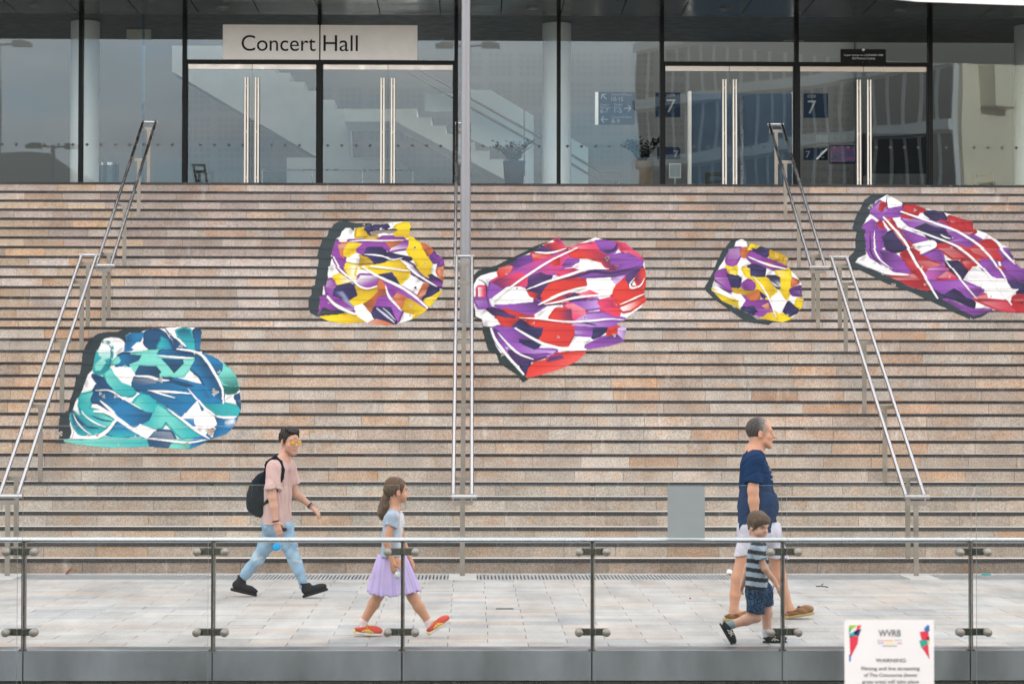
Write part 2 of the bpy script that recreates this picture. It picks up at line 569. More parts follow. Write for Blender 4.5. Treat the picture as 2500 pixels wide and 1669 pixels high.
# ------------------------------------------------------------------ murals painted over risers and nosings
def chaikin(p, it=1, closed=True):
    p = np.asarray(p, float)
    for _ in range(it):
        q = np.roll(p, -1, 0) if closed else p[1:]
        a = p if closed else p[:-1]
        r = np.empty((len(a) * 2, 2)); r[0::2] = .78 * a + .22 * q; r[1::2] = .22 * a + .78 * q
        p = r if closed else np.vstack([p[:1], r, p[-1:]])
    return p


def seg_dist(P, a, b):
    ab = b - a
    t = np.clip(((P - a) @ ab) / max(ab @ ab, 1e-9), 0, 1)
    return np.hypot(*(P - a - t[:, None] * ab).T), t


def poly_sd(P, poly):
    """signed distance, negative inside"""
    d = np.full(len(P), 1e9)
    ins = np.zeros(len(P), bool)
    for a, b in zip(poly, np.roll(poly, -1, 0)):
        d = np.minimum(d, seg_dist(P, a, b)[0])
        c = (a[1] > P[:, 1]) != (b[1] > P[:, 1])
        if c.any():
            xi = a[0] + (P[:, 1] - a[1]) * (b[0] - a[0]) / (b[1] - a[1] if b[1] != a[1] else 1e-9)
            ins ^= c & (P[:, 0] < xi)
    return np.where(ins, -d, d)


def paint(P, ops, unit):
    """evaluates the list of painted shapes at the points P; returns colour and coverage"""
    C = np.zeros((len(P), 3)); A = np.zeros(len(P))
    rr = np.random.default_rng(5)
    near = np.full(len(P), 1e9); under = np.zeros((len(P), 3)); body = np.zeros(len(P), bool); filled = False
    for op in ops:                                # ground coat: each field runs on until it meets its neighbour
        if op[0] == "poly":
            pts = np.asarray(op[1], float)
            sel = np.nonzero(((P >= pts.min(0) - 11 * unit) & (P <= pts.max(0) + 11 * unit)).all(1))[0]
            if len(sel):
                d = poly_sd(P[sel], pts)
                b = d < near[sel]
                near[sel[b]] = d[b]; under[sel[b]] = np.array(lin(op[2])) * .85
    for op in ops:
        kind, pts, c = op[0], np.asarray(op[1], float), np.array(lin(op[2]))
        ex = op[3] if len(op) > 3 else {}
        w = ex.get("w", 0)
        lo, hi = pts.min(0) - w - 8, pts.max(0) + w + 8
        sel = np.nonzero(((P >= lo) & (P <= hi)).all(1))[0]
        if not len(sel):
            continue
        Q = P[sel]
        if kind == "hole":
            d = poly_sd(Q, chaikin(pts, 1)); A[sel] = np.where(d < 0, 0, A[sel]); continue
        soft = ex.get("soft", .45) * unit
        if kind == "line":
            pp = chaikin(pts, 2, False)
            d = np.full(len(Q), 1e9)
            m = len(pp) - 1
            for j in range(m):
                dd, t = seg_dist(Q, pp[j], pp[j + 1])
                f = (j + t) / m
                taper = ex.get("taper", 1)
                ww = w * (1 - taper * np.abs(2 * f - 1) ** 1.6 * .9) / 2
                d = np.minimum(d, dd - ww)
        else:
            d = poly_sd(Q, chaikin(pts, ex.get("round", 0))) - (ex.get("fat", .8) * unit if kind == "poly" else 0)
        m = np.clip(.5 - d / (2 * soft), 0, 1)
        if kind != "base" and kind != "shadow" and not filled:
            filled = True
            w_ = np.clip(4.5 - 4.5 * near / (7.0 * unit), 0, 1) * body
            C = C * (1 - w_[:, None]) + under * w_[:, None]
            s_ = np.sin((P[:, 0] * .8 + P[:, 1] * .55 + 9 * unit * np.sin(P[:, 1] / (16 * unit))) / (5.2 * unit)) * np.sin((P[:, 0] * .3 - P[:, 1]) / (11 * unit))
            C = np.where(body[:, None], C * (1 - .45 * np.clip(s_, 0, 1) ** 2)[:, None], C)
        if kind == "line" and op[2] == WH:        # airbrushed shade along the lower flank of each white crease
            ds = np.full(len(Q), 1e9)
            sh_ = np.array([.35, .9]) * (w * .5 + 1.6 * unit)
            for j in range(len(pp) - 1):
                ds = np.minimum(ds, seg_dist(Q - sh_, pp[j], pp[j + 1])[0])
            k_ = np.clip(1 - ds / (5.5 * unit), 0, 1) * body[sel]
            C[sel] *= (1 - .45 * k_ * k_)[:, None]
        cc = np.repeat(c[None], len(Q), 0)
        if kind == "poly":
            g = ex.get("g")                       # airbrushed fade towards a second colour
            if g:
                c2, ang = np.array(lin(g[0])), math.radians(g[1])
            elif c.max() < .12:
                c2, ang = c * 1.9 + .01, rr.uniform(0, 6.28)
            else:
                c2, ang = c * rr.uniform(.4, .65) if rr.random() < .6 else c * .72 + .28 * .8, rr.uniform(0, 6.28)
            ax = Q @ np.array([math.cos(ang), math.sin(ang)])
            al = pts @ np.array([math.cos(ang), math.sin(ang)])
            t = np.clip((ax - al.min()) / max(np.ptp(al), 1e-6), 0, 1)
            t = (t * t * (3 - 2 * t)) ** 1.5
            cc = cc * (1 - t[:, None] * .85) + c2 * t[:, None] * .85
        C[sel] = C[sel] * (1 - m[:, None]) + cc * m[:, None]
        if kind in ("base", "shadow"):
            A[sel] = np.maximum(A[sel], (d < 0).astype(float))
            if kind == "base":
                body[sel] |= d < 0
    return C, A


M["paint"] = mat("wall_paint", source="attr", rough=.6, bump=.15, bscale=70, var=.05, vscale=9)
RES = .0088


def mural(name, label, crop, ops, chips, seed):
    """crop = (x0, y0, scale): the pixel frame the shapes were drawn in"""
    rr = np.random.default_rng(seed)
    pts = np.vstack([np.asarray(o[1], float) for o in ops if o[0] in ("base", "shadow")])
    px = crop[0] + pts[:, 0] / crop[2]; py = crop[1] + pts[:, 1] / crop[2]
    V, Fc, cols, base, jog = [], [], [], 0, 0.0
    for i in range(1, NSTEP + 1):
        for part in (0, 1):
            y = step_y(i) - .0022 if part else step_y(i) + .0035
            z0, z1 = (step_z(i) - NH, step_z(i) - .0005) if part else (step_z(i - 1) + .001, step_z(i) - NH - .0005)
            if not (at(1250, py.min(), y).z > z0 - .05 and at(1250, py.max(), y).z < z1 + .05):
                continue
            xa, xb = at(px.min(), 800, y).x - .02, at(px.max(), 800, y).x + .02
            nx, nz = int((xb - xa) / RES) + 2, max(3, int((z1 - z0) / RES) + 2)
            X, Z = np.meshgrid(np.linspace(xa, xb, nx), np.linspace(z0, z1, nz))
            Pw = np.stack([X.ravel(), np.full(X.size, y), Z.ravel()], 1)
            u, v = project(Pw)
            if not part:
                jog = rr.normal() * 1.3                # strips do not quite meet from step to step
            Q = np.stack([(u - crop[0] + jog) * crop[2], (v - crop[1]) * crop[2]], 1)
            C, A = paint(Q, ops, crop[2])
            for (hx, hy, hr) in chips:
                ang = np.arctan2(Q[:, 1] - hy, Q[:, 0] - hx)
                rad = hr * (1 + .35 * np.sin(3 * ang + hx) + .2 * np.sin(7 * ang + hy))
                dd = np.hypot(Q[:, 0] - hx, Q[:, 1] - hy)
                A[dd < rad * .75] = 0
                C[(dd < rad * 1.1) & (dd >= rad * .75)] = .6
            C *= (1 + .05 * rr.standard_normal(len(C)))[:, None]
            idx = np.arange(nx * nz).reshape(nz, nx)
            q = np.stack([idx[:-1, :-1], idx[:-1, 1:], idx[1:, 1:], idx[1:, :-1]], -1).reshape(-1, 4)
            q = q[A[q].mean(1) > .5]
            used = np.unique(q)
            if not len(used):
                continue
            re = np.full(nx * nz, -1); re[used] = np.arange(len(used)) + base
            V.append(Pw[used]); cols.append(C[used]); Fc.append(re[q]); base += len(used)
    V, cols, Fc = np.vstack(V), np.vstack(cols), np.vstack(Fc)
    me = bpy.data.meshes.new(name)
    me.vertices.add(len(V)); me.vertices.foreach_set("co", V.astype(np.float32).ravel())
    me.loops.add(Fc.size); me.loops.foreach_set("vertex_index", Fc.astype(np.int32).ravel())
    me.polygons.add(len(Fc)); me.polygons.foreach_set("loop_start", np.arange(0, Fc.size, 4, dtype=np.int32))
    me.update(calc_edges=True)
    a = me.color_attributes.new("Col", "FLOAT_COLOR", "POINT")
    a.data.foreach_set("color", np.hstack([np.clip(cols * .86, .004, .80), np.ones((len(cols), 1))]).astype(np.float32).ravel())
    o = link(name, me, "paint")
    return tag(o, label, "mural", "murals painted across the steps")


NV, BL, TE, LT, DT, WH = "#0a4a72", "#1278ad", "#28aab0", "#72d2c6", "#0b7884", "#f5f5f7"
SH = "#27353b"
B, S_, P_, L_, H_ = "base", "shadow", "poly", "line", "hole"
teal = [
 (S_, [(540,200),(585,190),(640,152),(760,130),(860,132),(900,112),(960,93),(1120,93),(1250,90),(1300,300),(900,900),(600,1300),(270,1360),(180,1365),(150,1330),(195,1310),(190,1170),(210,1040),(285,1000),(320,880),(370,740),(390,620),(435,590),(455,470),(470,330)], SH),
 (B, [(665,240),(700,210),(780,195),(860,200),(910,235),(938,280),(945,175),(985,150),(1110,145),(1125,130),(1200,108),(1290,97),(1380,92),(1420,82),(1560,78),(1700,85),(1765,100),(1785,140),(1778,200),(1760,270),(1755,328),(1800,365),(1900,400),(2010,460),(2100,540),(2160,620),(2190,720),(2200,850),(2195,1000),(2170,1090),(2120,1190),(2040,1260),(1900,1310),(1800,1370),(1650,1430),(1500,1425),(1300,1410),(1200,1400),(1000,1410),(800,1415),(600,1400),(400,1375),(270,1345),(265,1325),(330,1305),(345,1250),(320,1150),(315,1050),(340,1000),(370,900),(420,850),(455,780),(480,720),(520,610),(570,560),(590,480),(610,400),(620,340),(655,300)], WH),
 (P_, [(660,300),(690,255),(740,262),(775,310),(785,390),(770,470),(740,550),(690,585),(640,590),(600,560),(595,480),(610,400),(635,335)], TE, {"g": (DT, 60)}),
 (P_, [(655,290),(700,250),(760,280),(780,340),(770,420),(710,440),(650,390),(633,340)], WH, {"g": (LT, 90), "soft": 1.5}),
 (P_, [(600,500),(690,420),(720,470),(660,560),(610,560)], LT, {"soft": 2}),
 (L_, [(690,255),(755,275),(785,350),(780,450),(740,560)], NV, {"w": 12}),
 (P_, [(952,195),(1000,165),(1120,160),(1060,250),(1000,320),(945,328)], BL, {"g": (NV, 200)}),
 (P_, [(1170,150),(1230,120),(1310,125),(1375,165),(1425,250),(1450,322),(1160,305),(1150,250)], NV, {"g": (NV, 0)}),
 (P_, [(1280,300),(1340,190),(1400,230),(1440,320),(1300,318)], TE, {"g": (BL, 0), "soft": 3}),
 (P_, [(1515,130),(1580,106),(1645,120),(1675,190),(1692,325),(1615,310),(1560,230)], TE, {"g": (NV, -90)}),
 (P_, [(1702,130),(1738,104),(1772,130),(1762,325),(1712,325),(1700,200)], NV, {"g": (BL, 90)}),
 (P_, [(1470,200),(1560,240),(1610,318),(1500,322)], NV, {"g": (BL, 0)}),
 (L_, [(1375,95),(1440,180),(1490,260),(1530,325)], NV, {"w": 26}),
 (L_, [(1440,150),(1520,220),(1600,300)], WH, {"w": 26}),
 (P_, [(1000,310),(1060,252),(1120,300),(1160,318)], WH, {"g": (WH, 0), "round": 0}),
 (P_, [(800,480),(880,400),(1110,372),(1290,340),(1300,400),(1680,420),(1720,470),(1640,530),(1570,610),(1330,615),(1280,520),(1090,510),(1040,590),(990,540),(900,480)], LT, {"g": ("#7fd3c6", 0)}),
 (P_, [(870,405),(920,380),(1115,395),(1085,450),(975,490),(990,530),(930,490),(835,520),(895,455)], NV, {"g": (BL, 180)}),
 (P_, [(1285,375),(1340,343),(1640,350),(1680,400),(1640,408),(1320,392)], NV, {"g": (BL, 180)}),
 (L_, [(1300,395),(1450,410),(1600,420),(1690,425)], WH, {"w": 22}),
 (P_, [(1340,430),(1575,440),(1580,480),(1475,588),(1420,520)], NV, {"g": ("#07364f", 90), "round": 0}),
 (P_, [(1090,508),(1280,515),(1332,580),(1300,602),(1038,600)], NV, {"round": 0}),
 (P_, [(770,550),(830,600),(950,700),(1010,760),(1030,805),(1000,832),(900,822),(800,782),(740,700),(708,600)], TE, {"g": (LT, 200)}),
 (P_, [(790,530),(990,528),(1040,600),(1012,640),(995,722),(900,690),(820,600)], WH, {"g": (WH, 0), "round": 0}),
 (P_, [(1036,622),(1150,640),(1270,660),(1285,740),(1222,782),(1090,782),(1012,742),(1000,700)], NV, {"round": 0}),
 (P_, [(1000,735),(1300,700),(1480,660),(1700,720),(1820,740),(1900,800),(1990,925),(1880,930),(1750,900),(1640,990),(1560,1065),(1470,1020),(1400,950),(1250,872),(1130,802)], BL, {"g": (NV, 190)}),
 (L_, [(1180,780),(1350,790),(1500,800),(1660,815)], WH, {"w": 26}),
 (L_, [(1200,780),(1330,820),(1480,862)], WH, {"w": 18}),
 (P_, [(1290,635),(1420,650),(1600,700),(1700,730),(1600,740),(1430,690)], NV),
 (L_, [(1030,620),(1200,625),(1300,665),(1420,670)], WH, {"w": 30}),
 (P_, [(1735,390),(1800,480),(1900,590),(1980,700),(2010,800),(1992,882),(1880,852),(1840,760),(1760,622),(1655,530),(1705,450)], NV, {"g": (BL, 150)}),
 (P_, [(1810,375),(1900,420),(2000,500),(2012,560),(1960,602),(1880,520)], BL, {"g": (NV, 100)}),
 (L_, [(1500,322),(1690,345),(1790,390),(1850,470),(1920,590),(1980,700),(2012,800),(1995,960)], WH, {"w": 30, "taper": .6}),
 (P_, [(2020,500),(2100,560),(2160,640),(2178,720),(2120,742),(2020,702),(1968,622),(2010,560)], LT, {"g": ("#0a5f5c", 80)}),
 (P_, [(2008,745),(2175,745),(2135,792),(2060,802)], "#0f6a62"),
 (P_, [(1735,895),(1840,930),(1990,930),(2130,960),(2192,1000),(2180,1062),(2060,1076),(1930,1042),(1830,970)], TE, {"g": (DT, 180)}),
 (P_, [(2150,850),(2195,830),(2200,980),(2170,920)], NV),
 (P_, [(1712,895),(1780,980),(1912,1050),(1942,1150),(1900,1202),(1740,1160),(1640,1122),(1555,1072)], WH, {"g": (WH, 0), "round": 0}),
 (P_, [(1728,910),(1752,912),(1785,998),(1760,1003)], BL, {"round": 0}),
 (P_, [(1580,1092),(1682,1090),(1690,1152)], BL, {"round": 0}),
 (P_, [(1915,1065),(2000,1080),(2168,1082),(2140,1162),(2040,1252),(1900,1312),(1835,1290),(1900,1202),(1945,1150)], BL, {"g": (NV, 200)}),
 (L_, [(1920,1062),(2040,1080),(2160,1070)], WH, {"w": 30}),
 (P_, [(2030,1140),(2120,1090),(2140,1150),(2060,1180)], WH, {"soft": 6, "g": (BL, 90)}),
 (P_, [(440,835),(600,800),(540,900),(505,985),(620,1012),(770,1090),(800,1125),(700,1192),(560,1132),(460,1062),(418,950)], TE, {"g": (LT, -30)}),
 (P_, [(585,620),(700,662),(790,765),(680,720),(620,672)], NV),
 (P_, [(580,800),(625,730),(760,762),(865,852),(850,922),(782,1012),(700,952),(610,902),(535,902)], NV, {"g": (BL, 60)}),
 (P_, [(850,900),(1000,940),(1150,1012),(1232,1042),(1202,1102),(1130,1152),(1000,1162),(900,1112),(830,1042),(775,1000)], BL, {"g": (NV, 0)}),
 (P_, [(1075,860),(1120,830),(1190,835),(1252,902),(1262,962),(1222,1012),(1150,1012),(1000,935)], TE, {"g": (LT, 160)}),
 (P_, [(1272,938),(1370,1000),(1382,1102),(1330,1182),(1230,1202),(1090,1172),(1200,1112),(1232,1042)], TE, {"g": (LT, 0)}),
 (P_, [(335,1020),(420,1080),(520,1152),(705,1192),(640,1252),(520,1282),(420,1242),(355,1150)], TE, {"g": (NV, 200)}),
 (L_, [(335,1000),(390,1090),(490,1180),(640,1195)], NV, {"w": 34}),
 (L_, [(355,1035),(390,1120),(470,1215),(560,1270)], WH, {"w": 14}),
 (L_, [(430,1000),(520,1090),(620,1150),(715,1185)], WH, {"w": 18}),
 (L_, [(560,1060),(680,1110),(790,1120)], NV, {"w": 22}),
 (P_, [(710,1242),(860,1140),(1010,1232),(1065,1272),(830,1295)], BL, {"g": (TE, 90)}),
 (L_, [(820,1110),(750,1210),(640,1290),(520,1300),(330,1292)], WH, {"w": 40, "taper": .5}),
 (L_, [(320,1130),(350,1230),(330,1300)], WH, {"w": 20}),
 (L_, [(640,890),(720,960),(800,1035),(890,1130)], WH, {"w": 32}),
 (L_, [(580,1008),(700,1010),(800,1060),(900,1130),(1010,1212),(1180,1305)], WH, {"w": 40, "taper": .5}),
 (L_, [(600,780),(760,770),(900,870),(1100,990)], WH, {"w": 18}),
 (P_, [(1090,1152),(1262,1220),(1242,1262),(1170,1292),(1055,1232)], WH, {"g": (WH, 0), "round": 0}),
 (P_, [(290,1345),(500,1330),(800,1300),(1175,1312),(1205,1402),(900,1416),(600,1402),(400,1382)], LT, {"g": (TE, 0)}),
 (P_, [(1250,1230),(1430,1240),(1482,1332),(1422,1402),(1330,1412),(1210,1396),(1180,1310)], NV, {"round": 0}),
 (P_, [(1375,1010),(1480,1080),(1640,1202),(1742,1282),(1560,1302),(1500,1252),(1380,1120)], TE, {"g": (LT, 180)}),
 (P_, [(1480,1335),(1700,1330),(1652,1430),(1430,1402)], LT),
 (P_, [(1705,1290),(1850,1320),(1650,1422)], BL),
 (L_, [(1180,1306),(1400,1330),(1640,1362),(1850,1318)], WH, {"w": 24}),
 (L_, [(1390,985),(1560,1100),(1720,1232),(1860,1312)], WH, {"w": 28}),
 (L_, [(1620,760),(1720,880),(1800,980),(1920,1050)], WH, {"w": 22}),
 (P_, [(1690,720),(1800,760),(1870,860),(1780,870),(1700,790)], BL, {"soft": 3}),
]
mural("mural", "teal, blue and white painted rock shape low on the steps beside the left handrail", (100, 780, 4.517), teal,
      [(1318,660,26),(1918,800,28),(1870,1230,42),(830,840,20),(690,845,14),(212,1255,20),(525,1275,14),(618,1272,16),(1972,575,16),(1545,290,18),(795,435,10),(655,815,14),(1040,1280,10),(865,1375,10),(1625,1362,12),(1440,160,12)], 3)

YE, DY, PU, NP, OR = "#f0d20a", "#c6a016", "#8a3c9c", "#211c4d", "#c56a3a"
yellow = [
 (S_, [(450,340),(460,290),(500,215),(560,180),(640,172),(720,195),(900,200),(1000,215),(900,500),(600,900),(420,1240),(330,1220),(260,1180),(232,1120),(235,1010),(260,990),(262,890),(300,880),(315,780),(335,770),(330,680),(345,560),(365,460),(400,360)], SH),
 (B, [(590,345),(610,290),(650,255),(700,255),(740,290),(745,255),(800,245),(850,240),(930,212),(1040,212),(1150,190),(1290,178),(1335,190),(1350,230),(1358,345),(1390,352),(1430,390),(1530,425),(1610,480),(1670,540),(1710,600),(1725,680),(1720,800),(1700,890),(1690,960),(1620,1050),(1560,1120),(1500,1180),(1400,1240),(1290,1280),(1180,1310),(1080,1320),(960,1310),(850,1285),(650,1300),(480,1280),(380,1240),(348,1200),(355,1120),(358,1005),(385,1000),(395,890),(430,880),(440,830),(455,780),(465,680),(480,600),(500,560),(520,460),(550,370)], WH),
 (P_, [(550,400),(570,430),(660,440),(640,530),(610,600),(640,700),(720,800),(835,885),(740,860),(600,720),(530,620),(508,560),(525,470)], PU, {"g": (NP, 60)}),
 (P_, [(570,435),(662,430),(645,500),(612,585)], OR),
 (P_, [(780,262),(850,255),(885,335),(768,342)], DY, {"g": (YE, 180)}),
 (P_, [(860,240),(900,233),(940,335),(850,272)], NP), (P_, [(950,240),(1000,240),(990,292),(942,290)], NP), (P_, [(1045,222),(1080,225),(1095,245),(1060,242)], NP),
 (P_, [(1190,240),(1225,225),(1300,208),(1345,230),(1350,342),(1200,342)], YE, {"g": (DY, 90)}),
 (P_, [(700,410),(790,405),(842,412),(780,490),(680,545),(633,556),(640,490),(665,440)], YE, {"g": (DY, 60)}),
 (P_, [(690,400),(900,395),(1080,400),(1125,440),(1135,480),(1060,470),(890,460),(860,532),(770,490),(842,420)], PU, {"g": (PU, 0)}),
 (P_, [(1078,400),(1275,402),(1200,440),(1150,478)], OR, {"round": 0}),
 (P_, [(1270,405),(1330,410),(1342,470),(1250,480),(1140,500),(1160,475),(1230,440)], PU, {"g": (WH, 100)}),
 (P_, [(892,460),(1060,462),(1082,520),(990,530),(858,532)], NP, {"round": 0}),
 (P_, [(868,382),(900,354),(985,352),(925,396)], DY), (P_, [(1000,392),(1060,362),(1280,353),(1282,378),(1040,402)], PU),
 (L_, [(690,400),(850,385),(1050,392),(1300,385)], WH, {"w": 20}),
 (P_, [(1370,368),(1400,375),(1470,440),(1530,540),(1562,640),(1566,805),(1500,760),(1430,650),(1370,550),(1333,480),(1345,430)], YE, {"g": (DY, 100)}),
 (P_, [(1478,432),(1592,480),(1602,500),(1560,562),(1510,490)], OR),
 (P_, [(1548,580),(1620,528),(1642,565),(1702,580),(1702,640),(1660,662),(1680,612),(1600,622)], "#5c2a7c", {"g": (PU, 0)}),
 (P_, [(858,545),(1000,550),(1082,590),(1062,642),(950,642),(890,580)], NP, {"round": 0}),
 (P_, [(1088,560),(1130,538),(1200,560),(1345,588),(1200,592),(1130,602)], NP),
 (P_, [(820,570),(880,580),(945,642),(808,652)], DY),
 (P_, [(828,682),(1000,650),(1222,594),(1290,640),(1354,720),(1332,762),(1230,862),(1160,740),(1010,762),(900,690)], YE, {"g": (DY, 0)}),
 (P_, [(1010,762),(1160,738),(1228,862),(1110,810)], NP, {"round": 0}),
 (P_, [(1270,610),(1360,660),(1480,760),(1560,830),(1500,820),(1380,740)], "#55276f", {"g": (WH, 200)}),
 (L_, [(900,668),(1100,690),(1355,722)], WH, {"w": 22}),
 (P_, [(630,650),(760,670),(740,760),(765,862),(680,770),(640,700)], YE, {"g": (WH, 0), "soft": 1.5}),
 (P_, [(815,775),(1012,778),(980,860),(900,902),(830,892),(755,830)], PU, {"g": (WH, -110), "soft": 1}),
 (P_, [(525,792),(600,770),(702,832),(548,872)], YE, {"g": (WH, 0), "soft": 2}),
 (P_, [(440,835),(480,820),(552,882),(510,932),(480,1002),(440,962),(428,890)], PU),
 (P_, [(550,882),(740,850),(778,982),(680,1042),(560,1002),(498,982),(510,922)], NP, {"round": 0}),
 (P_, [(540,960),(600,950),(700,1080),(740,1130),(660,1060)], "#8a8fb8", {"soft": 3}),
 (P_, [(740,880),(850,932),(1002,890),(990,962),(900,1052),(728,1102),(680,1052),(775,992)], DY, {"g": (YE, 90)}),
 (P_, [(1010,808),(1092,870),(1072,962),(1000,1012),(960,1082),(930,1182),(820,1092),(900,1042),(990,952)], OR),
 (P_, [(1558,760),(1702,862),(1706,890),(1640,890),(1558,842)], NP, {"g": (PU, 90)}),
 (P_, [(1540,895),(1642,932),(1580,992),(1498,1022),(1520,942)], NP), (P_, [(1505,880),(1540,885),(1505,980),(1440,1000)], OR),
 (P_, [(1668,700),(1722,682),(1716,832),(1690,790),(1660,730)], OR),
 (P_, [(1080,882),(1185,962),(1150,1032),(1098,1002)], PU),
 (P_, [(1000,1010),(1090,1000),(1160,1092),(1262,1162),(1210,1265),(1170,1200),(1150,1120),(955,1112)], PU, {"g": ("#a45cc0", 0)}),
 (P_, [(1210,950),(1302,1000),(1280,1132),(1200,1082),(1158,1020)], OR), (P_, [(1300,1030),(1400,1030),(1552,1132),(1380,1172),(1268,1142)], DY, {"g": (YE, 0)}),
 (P_, [(1510,1030),(1690,960),(1620,1062),(1560,1112),(1518,1082)], YE), (P_, [(1430,1162),(1552,1130),(1490,1192),(1398,1242)], YE, {"g": (DY, 180)}),
 (P_, [(1020,800),(1160,862),(1290,932),(1400,1002),(1562,1132),(1500,1122),(1350,1022),(1200,952),(1098,892)], PU, {"g": ("#a45cc0", 30)}),
 (L_, [(830,670),(1010,790),(1230,888),(1400,1002),(1545,1132)], WH, {"w": 30, "taper": .6}),
 (L_, [(1075,880),(1100,990),(1180,1080),(1262,1162)], WH, {"w": 26}),
 (P_, [(955,1110),(1142,1120),(1172,1200),(1202,1262),(1170,1306),(1050,1272),(918,1212)], NP, {"round": 0}),
 (L_, [(980,1125),(1090,1210),(1180,1290)], "#cfd0e4", {"w": 24}), (L_, [(1050,1125),(1120,1180),(1190,1262)], "#cfd0e4", {"w": 14}),
 (P_, [(738,1112),(822,1084),(922,1192),(942,1242),(880,1284),(790,1222)], WH, {"g": (WH, 0), "round": 0}),
 (P_, [(888,1290),(980,1250),(1080,1276),(1172,1312),(1050,1322)], OR),
 (P_, [(378,1240),(500,1222),(650,1210),(740,1202),(852,1282),(650,1302),(480,1282)], YE, {"g": (DY, -30)}),
 (P_, [(368,1010),(440,1010),(560,1122),(640,1152),(500,1182),(360,1182)], PU, {"g": (NP, 0)}),
 (P_, [(360,1192),(400,1120),(500,1160),(645,1152),(560,1182),(400,1187)], "#262b38"),
 (P_, [(450,1005),(560,1022),(742,1162),(640,1152)], PU),
 (L_, [(438,1000),(520,1092),(640,1152),(745,1192)], WH, {"w": 32, "taper": .5}),
 (L_, [(500,560),(560,680),(680,790),(800,900),(880,920),(980,890)], WH, {"w": 22, "taper": .6}),
 (L_, [(590,605),(760,655),(960,640),(1140,600),(1220,590)], NP, {"w": 10}),
 (L_, [(860,540),(960,545),(1060,560),(1140,605),(1260,580)], WH, {"w": 20}),
 (L_, [(1230,595),(1360,700),(1480,800),(1640,895)], WH, {"w": 24}),
 (H_, [(900,302),(990,280),(1190,262),(1225,270),(1150,322),(1060,302),(940,342)], WH),
]
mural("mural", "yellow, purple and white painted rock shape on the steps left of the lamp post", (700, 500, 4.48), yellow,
      [(1400,905,14),(1415,465,12),(835,215,8),(715,850,12),(1505,650,10),(1355,1095,12),(1150,210,8),(455,1075,9),(1350,1210,10)], 4)

